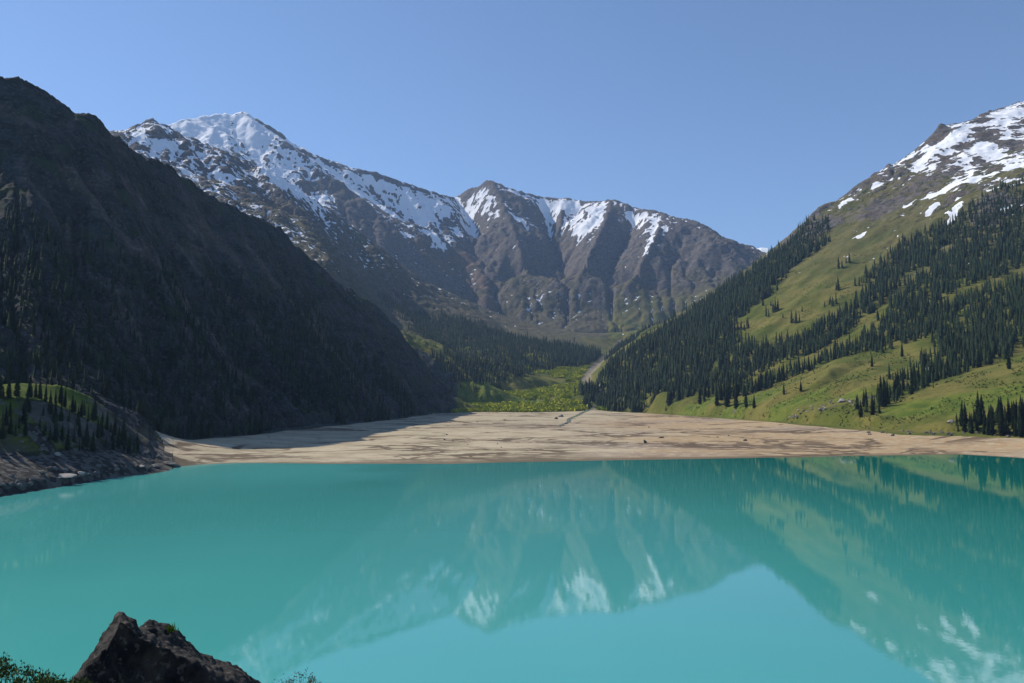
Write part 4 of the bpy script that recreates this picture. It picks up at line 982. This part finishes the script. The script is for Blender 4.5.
# ------------------------------------------------------------------ boulders
def stone_mat(name, c1, c2, sc):
    m, t, b = mat(name, 0.9, 0.2); q = N(t); P = q.pos()
    c = q.mix(q.ramp(q.noise(P, sc, 6), 0.35, 0.65), c1, c2); q.l.new(c, b.inputs['Base Color'])
    q.l.new(q.bump(q.noise(P, sc * 3, 6, 0.65), 0.7, 0.15), b.inputs['Normal']); return m
M_STONE = stone_mat('grey_stone', (0.08, 0.075, 0.07), (0.20, 0.185, 0.165), 1.2)
M_PALE = stone_mat('pale_stone', (0.24, 0.215, 0.18), (0.42, 0.38, 0.33), 1.2)
M_DARKST = stone_mat('dark_stone', (0.05, 0.045, 0.042), (0.11, 0.10, 0.09), 1.2)
from mathutils import noise as mn
def boulder_mesh(seed, m):
    r = random.Random(seed); bm = bmesh.new(); bmesh.ops.create_icosphere(bm, subdivisions=3, radius=1)
    planes = []
    for _ in range(11):
        n = Vector((r.uniform(-1, 1), r.uniform(-1, 1), r.uniform(-.6, 1))).normalized(); planes.append((n, r.uniform(0.55, 0.9)))
    for v in bm.verts:
        for n, d in planes:
            k = v.co.dot(n)
            if k > d: v.co -= n * (k - d) * 0.92
        v.co += v.co.normalized() * 0.10 * mn.noise(v.co * 2.6 + Vector((seed, 0, 0)))
        v.co.z *= 0.72
    me = bpy.data.meshes.new('boulder'); bm.to_mesh(me); bm.free(); me.materials.append(m); return me
B_G = [boulder_mesh(k, M_STONE) for k in range(6)]; B_P = [boulder_mesh(k + 20, M_PALE) for k in range(4)]; B_D = [boulder_mesh(k + 40, M_DARKST) for k in range(3)]
counted = {}
def put_boulder(px, py, wpx, meshes, label, group, squash=(1, 1, 1)):
    d = find(px, py); az, _ = ray(px, py); x, y = d * math.sin(az), d * math.cos(az)
    z = float(hsamp(np.array([x]), np.array([y]))[0]); s_ = wpx * d / F / 2
    o = add_obj('boulder', random.choice(meshes), loc=(x, y, max(z, 0) + 0.25 * s_ * squash[2]))
    o.scale = (s_ * squash[0], s_ * squash[1], s_ * squash[2]); o.rotation_euler = (random.uniform(-.2, .2), random.uniform(-.2, .2), random.uniform(0, 6.28) if squash[0] == squash[1] else 0)
    tag(o, label, 'boulder', group)
    if group: counted.setdefault(label, []).append((px, py, wpx, o))
    return o
rb = random.Random(77)
for k in range(48):
    x = rb.uniform(-2, 172); yb = np.interp(x, [0, 60, 120, 172], [492, 483, 473, 465]); y = yb - abs(rb.gauss(0, 1)) * 9
    put_boulder(x, y, rb.uniform(2.5, 6.5), B_G + B_D, 'boulders in the left shore rubble', 'boulders of the left shore bank')
for k in range(26):
    put_boulder(rb.gauss(36, 11), rb.gauss(438, 11), rb.uniform(2, 4.0), B_G, 'blocks in the knoll rock chute', 'blocks of the rock chute')
put_boulder(62, 477.5, 26, B_P, 'long pale flat slab at the water edge of the left shore', None, (1.0, 0.45, 0.22))
put_boulder(81, 476, 7, B_P, 'small pale block just right of the long flat slab', None)
put_boulder(140, 468, 9, B_P, 'pale brown block near the point of the left shore', None, (1, .7, .45))
put_boulder(172, 465.5, 17, B_G, 'rounded outcrop forming the outermost point of the left shore', None, (1.0, 0.9, 0.5))
put_boulder(155, 467, 12, B_G, 'broad grey rock beside the outermost point of the shore', None, (1.0, 0.8, 0.5))
put_boulder(58, 455, 6, B_P, 'pale block lying above the slab at the foot of the knoll', None)
put_boulder(645, 443, 5.5, B_D, 'lone dark boulder on the orange lakebed near the water', None, (0.7, 0.7, 1.3))
put_boulder(661, 438, 8, B_D, 'flat dark rock on the lakebed behind the lone boulder', None, (1, .5, .3))
put_boulder(561, 417, 6, B_P, 'pale block at the mouth of the stream', None)
put_boulder(566, 424, 5, B_P, 'smaller pale block just below the stream mouth', None)
put_boulder(556, 419, 4, B_D, 'dark stone beside the pale blocks at the stream mouth', None)
put_boulder(745, 441, 4.5, B_D, 'dark stone far out on the right part of the lakebed', None)
put_boulder(842, 402, 7, B_P, 'largest pale boulder at the top of the scree tongue', None)
put_boulder(951, 423, 6, B_P, 'pale boulder at the lakeshore just left of the grove', None)
for k in range(44):
    t_ = rb.random(); put_boulder(790 + 70 * t_ + rb.gauss(0, 3), 417 - 17 * t_ + rb.gauss(0, 2.2), rb.uniform(1.6, 4), B_P + B_G, 'stones of the scree tongue', 'stones of the scree tongue')
for k in range(46):
    x = rb.uniform(865, 1024); put_boulder(x, 433 + rb.gauss(0, 2.0), rb.uniform(1.8, 4.2), B_G + B_D, 'stones between right meadow and lakebed', 'stones along the foot of the meadow')
for k in range(22):
    x = rb.uniform(180, 860); put_boulder(x, rb.uniform(422, 450), rb.uniform(1.2, 2.4), B_D + B_G, 'dark stones on the dry lakebed', 'stones on the lakebed')

for lab, it in counted.items():
    ws = np.median([t[2] for t in it]); ys = np.median([t[1] for t in it]); cl = {}
    for px, py, wp, o in it: cl.setdefault(('bigger ' if wp >= ws else 'smaller ') + ('lower ' if py >= ys else 'upper ') + lab, []).append((px, o))
    for noun, m_ in cl.items(): ordinals([(px, (lambda t, o=o: o.__setitem__('label', t))) for px, o in m_], noun)
# ------------------------------------------------------------------ stream
def stream():
    pts = []
    for px, py, w_ in [(606, 400, 3.5), (600, 404, 4.5), (592, 407, 5), (585, 412, 4.5), (577, 415, 4), (571, 419, 3.5), (565, 423, 3), (560, 427, 2.5)]:
        d = find(px, py); az, _ = ray(px, py); pts.append((d * math.sin(az), d * math.cos(az), w_))
    V = []; n = 0; P = []
    for (a, b) in zip(pts[:-1], pts[1:]):
        for k in range(10):
            t = k / 10; P.append((a[0] + (b[0] - a[0]) * t, a[1] + (b[1] - a[1]) * t, a[2] + (b[2] - a[2]) * t))
    for k, (x, y, w_) in enumerate(P):
        k2 = min(k + 1, len(P) - 1); k1 = max(k2 - 1, 0); dx, dy = P[k2][0] - P[k1][0], P[k2][1] - P[k1][1]; l = math.hypot(dx, dy); nx, ny = -dy / l, dx / l
        wob = 2.5 * math.sin(k * 0.35) 
        for s_ in (-1, 0, 1):
            xx, yy = x + nx * (w_ * s_ + wob), y + ny * (w_ * s_ + wob); V.append((xx, yy, float(hsamp(np.array([xx]), np.array([yy]))[0]) + 0.35))
    V = np.array(V); kq = np.arange(len(V)).reshape(-1, 3)
    f = np.stack([kq[:-1, :-1], kq[:-1, 1:], kq[1:, 1:], kq[1:, :-1]], -1).reshape(-1, 4)
    m, t, b = mat('stream_water', 0.15, 0.5); q = N(t)
    q.l.new(q.mix(q.ramp(q.noise(q.geo(), 0.3, 4), 0.42, 0.58), (0.10, 0.12, 0.12), (0.38, 0.38, 0.36)), b.inputs['Base Color'])
    tag(add_obj('stream', mesh_from('stream', V, f, m)), 'small pale stream running out of the valley onto the lakebed', 'stream', kind='structure')
stream()

# ------------------------------------------------------------------ foreground rock
def at(px, py, D):
    az, t = ray(px, py); return np.array([D * math.sin(az), D * math.cos(az), CAMZ + D * float(t)])
def foreground_rock():
    #      skyline (px, py, D)        front edge of the top (px, py, D)
    cols_ = [((66, 712, 7.6), (66, 712, 7.4)), ((80, 681, 7.7), (80, 683, 7.5)), ((87, 668, 7.8), (88, 671, 7.5)), ((95, 655, 7.85), (96, 660, 7.5)), ((104, 643, 7.9), (105, 650, 7.5)), ((110, 633, 7.9), (111, 641, 7.5)), ((115, 625, 7.9), (116, 633, 7.55)), ((119.5, 615.5, 7.9), (120, 622, 7.6)),
             ((125, 617, 7.95), (126, 624, 7.6)), ((131, 621, 8.0), (133, 630, 7.6)), ((139, 627.5, 8.05), (140, 640, 7.6)), ((143, 624, 8.25), (146, 641, 7.6)), ((150, 621.5, 8.4), (156, 643, 7.65)), ((158, 624, 8.5), (166, 648, 7.7)), ((166, 628, 8.55), (178, 656, 7.7)),
             ((177, 636, 8.6), (190, 664, 7.7)), ((188, 644, 8.65), (200, 671, 7.7)), ((200, 653, 8.7), (210, 677, 7.7)), ((212, 661, 8.7), (220, 683, 7.7)), ((223, 664.5, 8.75), (229, 689, 7.7)), ((235, 669, 8.8), (238, 695, 7.7)), ((246, 677, 8.8), (247, 703, 7.7)), ((258, 686, 8.8), (256, 714, 7.7)), ((275, 712, 8.8), (272, 735, 7.8)), ((300, 760, 8.8), (300, 770, 7.9))]
    S_ = np.array([at(*c[0]) for c in cols_]); E_ = np.array([at(*c[1]) for c in cols_])
    nu = 240; u = np.linspace(0, len(cols_) - 1, nu)
    S = np.stack([np.interp(u, range(len(cols_)), S_[:, k]) for k in range(3)], -1); E = np.stack([np.interp(u, range(len(cols_)), E_[:, k]) for k in range(3)], -1)
    B = E.copy(); B[:, 1] -= 0.35; B[:, 2] = CAMZ - 5.8; B[:, 0] = B[:, 0] * 0.96
    Bk = S.copy(); Bk[:, 1] += 0.9; Bk[:, 2] = CAMZ - 6.4
    rowsv = []
    for t in np.linspace(0, 1, 110): rowsv.append(B * (1 - t) + E * t + np.array([0, -0.12, 0]) * math.sin(math.pi * t))
    for t in np.linspace(0, 1, 70)[1:]: rowsv.append(E * (1 - t) + S * t)
    for t in np.linspace(0, 1, 60)[1:]: rowsv.append(S * (1 - t) + Bk * t + np.array([0, 0.25, 0.1]) * math.sin(math.pi * t))
    V = np.array(rowsv); nr = len(V)
    flat = V.reshape(-1, 3)
    # normals from the grid
    du = np.gradient(V, axis=1); dv = np.gradient(V, axis=0); nn = np.cross(du, dv); nn /= np.linalg.norm(nn, axis=-1, keepdims=True) + 1e-9; nn = nn.reshape(-1, 3)
    out = np.empty_like(flat)
    for k, p in enumerate(flat):
        v = Vector(p)
        h = 0.075 * mn.noise(v * 2.1) + 0.050 * (0.5 - abs(mn.noise(v * 4.3 + Vector((3, 1, 7))))) + 0.028 * (0.4 - abs(mn.noise(Vector((v.x * 9, v.y * 9, v.z * 14))))) + 0.012 * mn.noise(v * 24)
        c = mn.voronoi(v * 3.0)[0]; h += 0.035 * min(0.35, c[1] - c[0])
        out[k] = p + nn[k] * h
    kq = np.arange(nr * nu).reshape(nr, nu); f = np.stack([kq[:-1, :-1], kq[:-1, 1:], kq[1:, 1:], kq[1:, :-1]], -1).reshape(-1, 4)
    m, t, b = mat('foreground_rock', 0.85, 0.25); q = N(t); P = q.geo()
    c = q.mix(q.ramp(q.noise(P, 3.5, 7, 0.62), 0.40, 0.62), (0.012, 0.011, 0.011), (0.055, 0.046, 0.038))
    c = q.mix(q.math('MULTIPLY', q.ramp(q.noise(P, 16, 4), 0.56, 0.66), 0.5), c, (0.19, 0.16, 0.125))
    c = q.mix(q.math('MULTIPLY', q.ramp(q.noise(P, 5.5, 4), 0.60, 0.68), 0.6), c, (0.03, 0.032, 0.03))
    q.l.new(c, b.inputs['Base Color']); q.l.new(q.bump(q.noise(P, 22, 8, 0.68), 0.9, 0.035), b.inputs['Normal'])
    tag(add_obj('rock', mesh_from('rock', out, f, m)), 'large dark pointed rock in the lower left corner', 'rock')
    return out.reshape(nr, nu, 3)
RK = foreground_rock()

# ------------------------------------------------------------------ near bushes
def sprig_bush(name, px0, px1, top, D, n, m_leaf, label, cat, seed, leaf=0.018, spread=0.5, height=None, group=None):
    """bush of curved twigs set with small leaves; twigs are one part, leaves another"""
    r = random.Random(seed); e = bpy.data.objects.new(name, None); C.objects.link(e)
    base = at((px0 + px1) / 2, 683, D); gz = float(bank_h(np.array([base[0]]), np.array([base[1]]))[0]); e.location = (base[0], base[1], gz)
    half = (px1 - px0) / 2 * D / F
    TV = []; TF = []; LV = []; LF = []
    for k in range(n):
        a = r.uniform(0, 6.28); q = math.sqrt(r.random()); tx, ty = half * q * math.cos(a), spread * q * math.sin(a)
        pxx = (px0 + px1) / 2 + tx / D * F; tp = top(pxx)
        zt = at(pxx, tp, D + ty)[2] - gz - r.random() ** 2 * 0.5
        zt = zt * (1 - 0.06 * q * q)
        st = Vector((tx * 0.35, ty * 0.35, 0)); en = Vector((tx, ty, zt)); prev = None; w0 = 0.006
        for s_ in range(9):
            t = s_ / 8; p = st.lerp(en, t); p.x += (tx * 0.35) * math.sin(t * 3.14) * 0.3; p += Vector((r.uniform(-1, 1), r.uniform(-1, 1), 0)) * 0.012
            ww = w0 * (1 - 0.8 * t); i = len(TV); TV += [(p.x - ww, p.y, p.z), (p.x + ww, p.y, p.z), (p.x, p.y + ww, p.z)]
            if s_: 
                for c in range(3): TF.append((i - 3 + c, i - 3 + (c + 1) % 3, i + (c + 1) % 3, i + c))
            if t > 0.35:
                dr = (en - st).normalized()
                for _ in range(16 if t > .6 else 9):
                    c = p + Vector((r.gauss(0, 1), r.gauss(0, 1), r.gauss(0, 1))) * 0.017; d1 = (dr * 0.8 + Vector((r.gauss(0, .6), r.gauss(0, .6), r.gauss(0, .4)))).normalized() * leaf * r.uniform(.7, 1.5); d2 = d1.cross(Vector((r.gauss(0, 1), r.gauss(0, 1), r.gauss(0, 1)))).normalized() * leaf * 0.32
                    i = len(LV); LV += [tuple(c - d2), tuple(c + d1), tuple(c + d2), tuple(c - d1 * .6)]; LF.append((i, i + 1, i + 2, i + 3))
    add_obj('twigs', mesh_from('twigs', np.array(TV), np.array(TF), M_BARK, False), e); add_obj('leaves', mesh_from('leaves', np.array(LV), np.array(LF), m_leaf, False), e)
    tag(e, label, cat, group)
M_JUN = simple_mat('juniper_leaves', (0.030, 0.055, 0.012), (0.085, 0.11, 0.022), 9.0)
M_DRY = simple_mat('dry_leaves', (0.07, 0.08, 0.03), (0.15, 0.13, 0.06), 9.0)
sprig_bush('juniper_bush', -30, 46, lambda x: np.interp(x, [-30, -4, 2, 8, 18, 25, 30, 38, 42, 47], [655, 660, 667, 672, 672, 665, 670, 665, 673, 682]), 5.4, 420, M_JUN, 'dark green juniper sprigs in the lowest left corner', 'bush', 31, 0.014)
sprig_bush('round_bush', 40, 80, lambda x: np.interp(x, [40, 50, 60, 72, 80], [683, 677, 676.5, 679, 684]), 6.2, 300, M_JUN, 'low rounded green bush tucked against the left foot of the rock', 'bush', 32, 0.016)
sprig_bush('dry_bush', 273, 320, lambda x: np.interp(x, [273, 281, 290, 297, 303, 311, 320], [686, 675, 673, 674, 670, 673, 686]), 6.6, 120, M_DRY, 'thin brownish twiggy bush at the bottom edge right of the rock', 'bush', 33, 0.010)
def tuft():
    p = at(171, 630, 8.35); V = []; Fc = []; r = random.Random(4)
    # set on the rock's upper surface
    d = np.linalg.norm(RK.reshape(-1, 3) - p, axis=1); p = RK.reshape(-1, 3)[int(np.argmin(d))]
    for k in range(90):
        a = r.uniform(0, 6.28); l = r.uniform(.03, .075); b0 = Vector((r.gauss(0, .022), r.gauss(0, .02), 0)); tp = b0 + Vector((math.cos(a) * l * .6, math.sin(a) * l * .6, l)); n_ = Vector((-math.sin(a), math.cos(a), 0)) * .005
        i = len(V); V += [tuple(b0 - n_), tuple(b0 + n_), tuple(tp)]; Fc.append((i, i + 1, i + 2))
    m = simple_mat('tuft_green', (0.10, 0.16, 0.02), (0.18, 0.24, 0.03), 20)
    o = add_obj('grass_tuft', mesh_from('grass_tuft', np.array(V), np.array(Fc), m, False), loc=tuple(p)); tag(o, 'small bright green tuft growing on top of the dark rock', 'plant')
tuft()

def haze():
    x0, x1, y0, y1, z0, z1 = -15000, 15000, -15000, 15000, -31.5, 2750
    v = np.array([[x, y, z] for x in (x0, x1) for y in (y0, y1) for z in (z0, z1)], float)
    f = np.array([[0, 1, 3, 2], [4, 6, 7, 5], [0, 4, 5, 1], [2, 3, 7, 6], [0, 2, 6, 4], [1, 5, 7, 3]])
    m = bpy.data.materials.new('haze'); m.use_nodes = True; t = m.node_tree; t.nodes.clear()
    pv = t.nodes.new('ShaderNodeVolumePrincipled'); pv.inputs['Color'].default_value = (0.42, 0.64, 1.0, 1)
    pv.inputs['Density'].default_value = 3.8e-5; pv.inputs['Anisotropy'].default_value = 0.1
    o = t.nodes.new('ShaderNodeOutputMaterial'); t.links.new(pv.outputs[0], o.inputs['Volume'])
    tag(add_obj('haze', mesh_from('haze', v, f, m, False)), 'thin blue mountain haze', 'haze', kind='stuff')
haze()
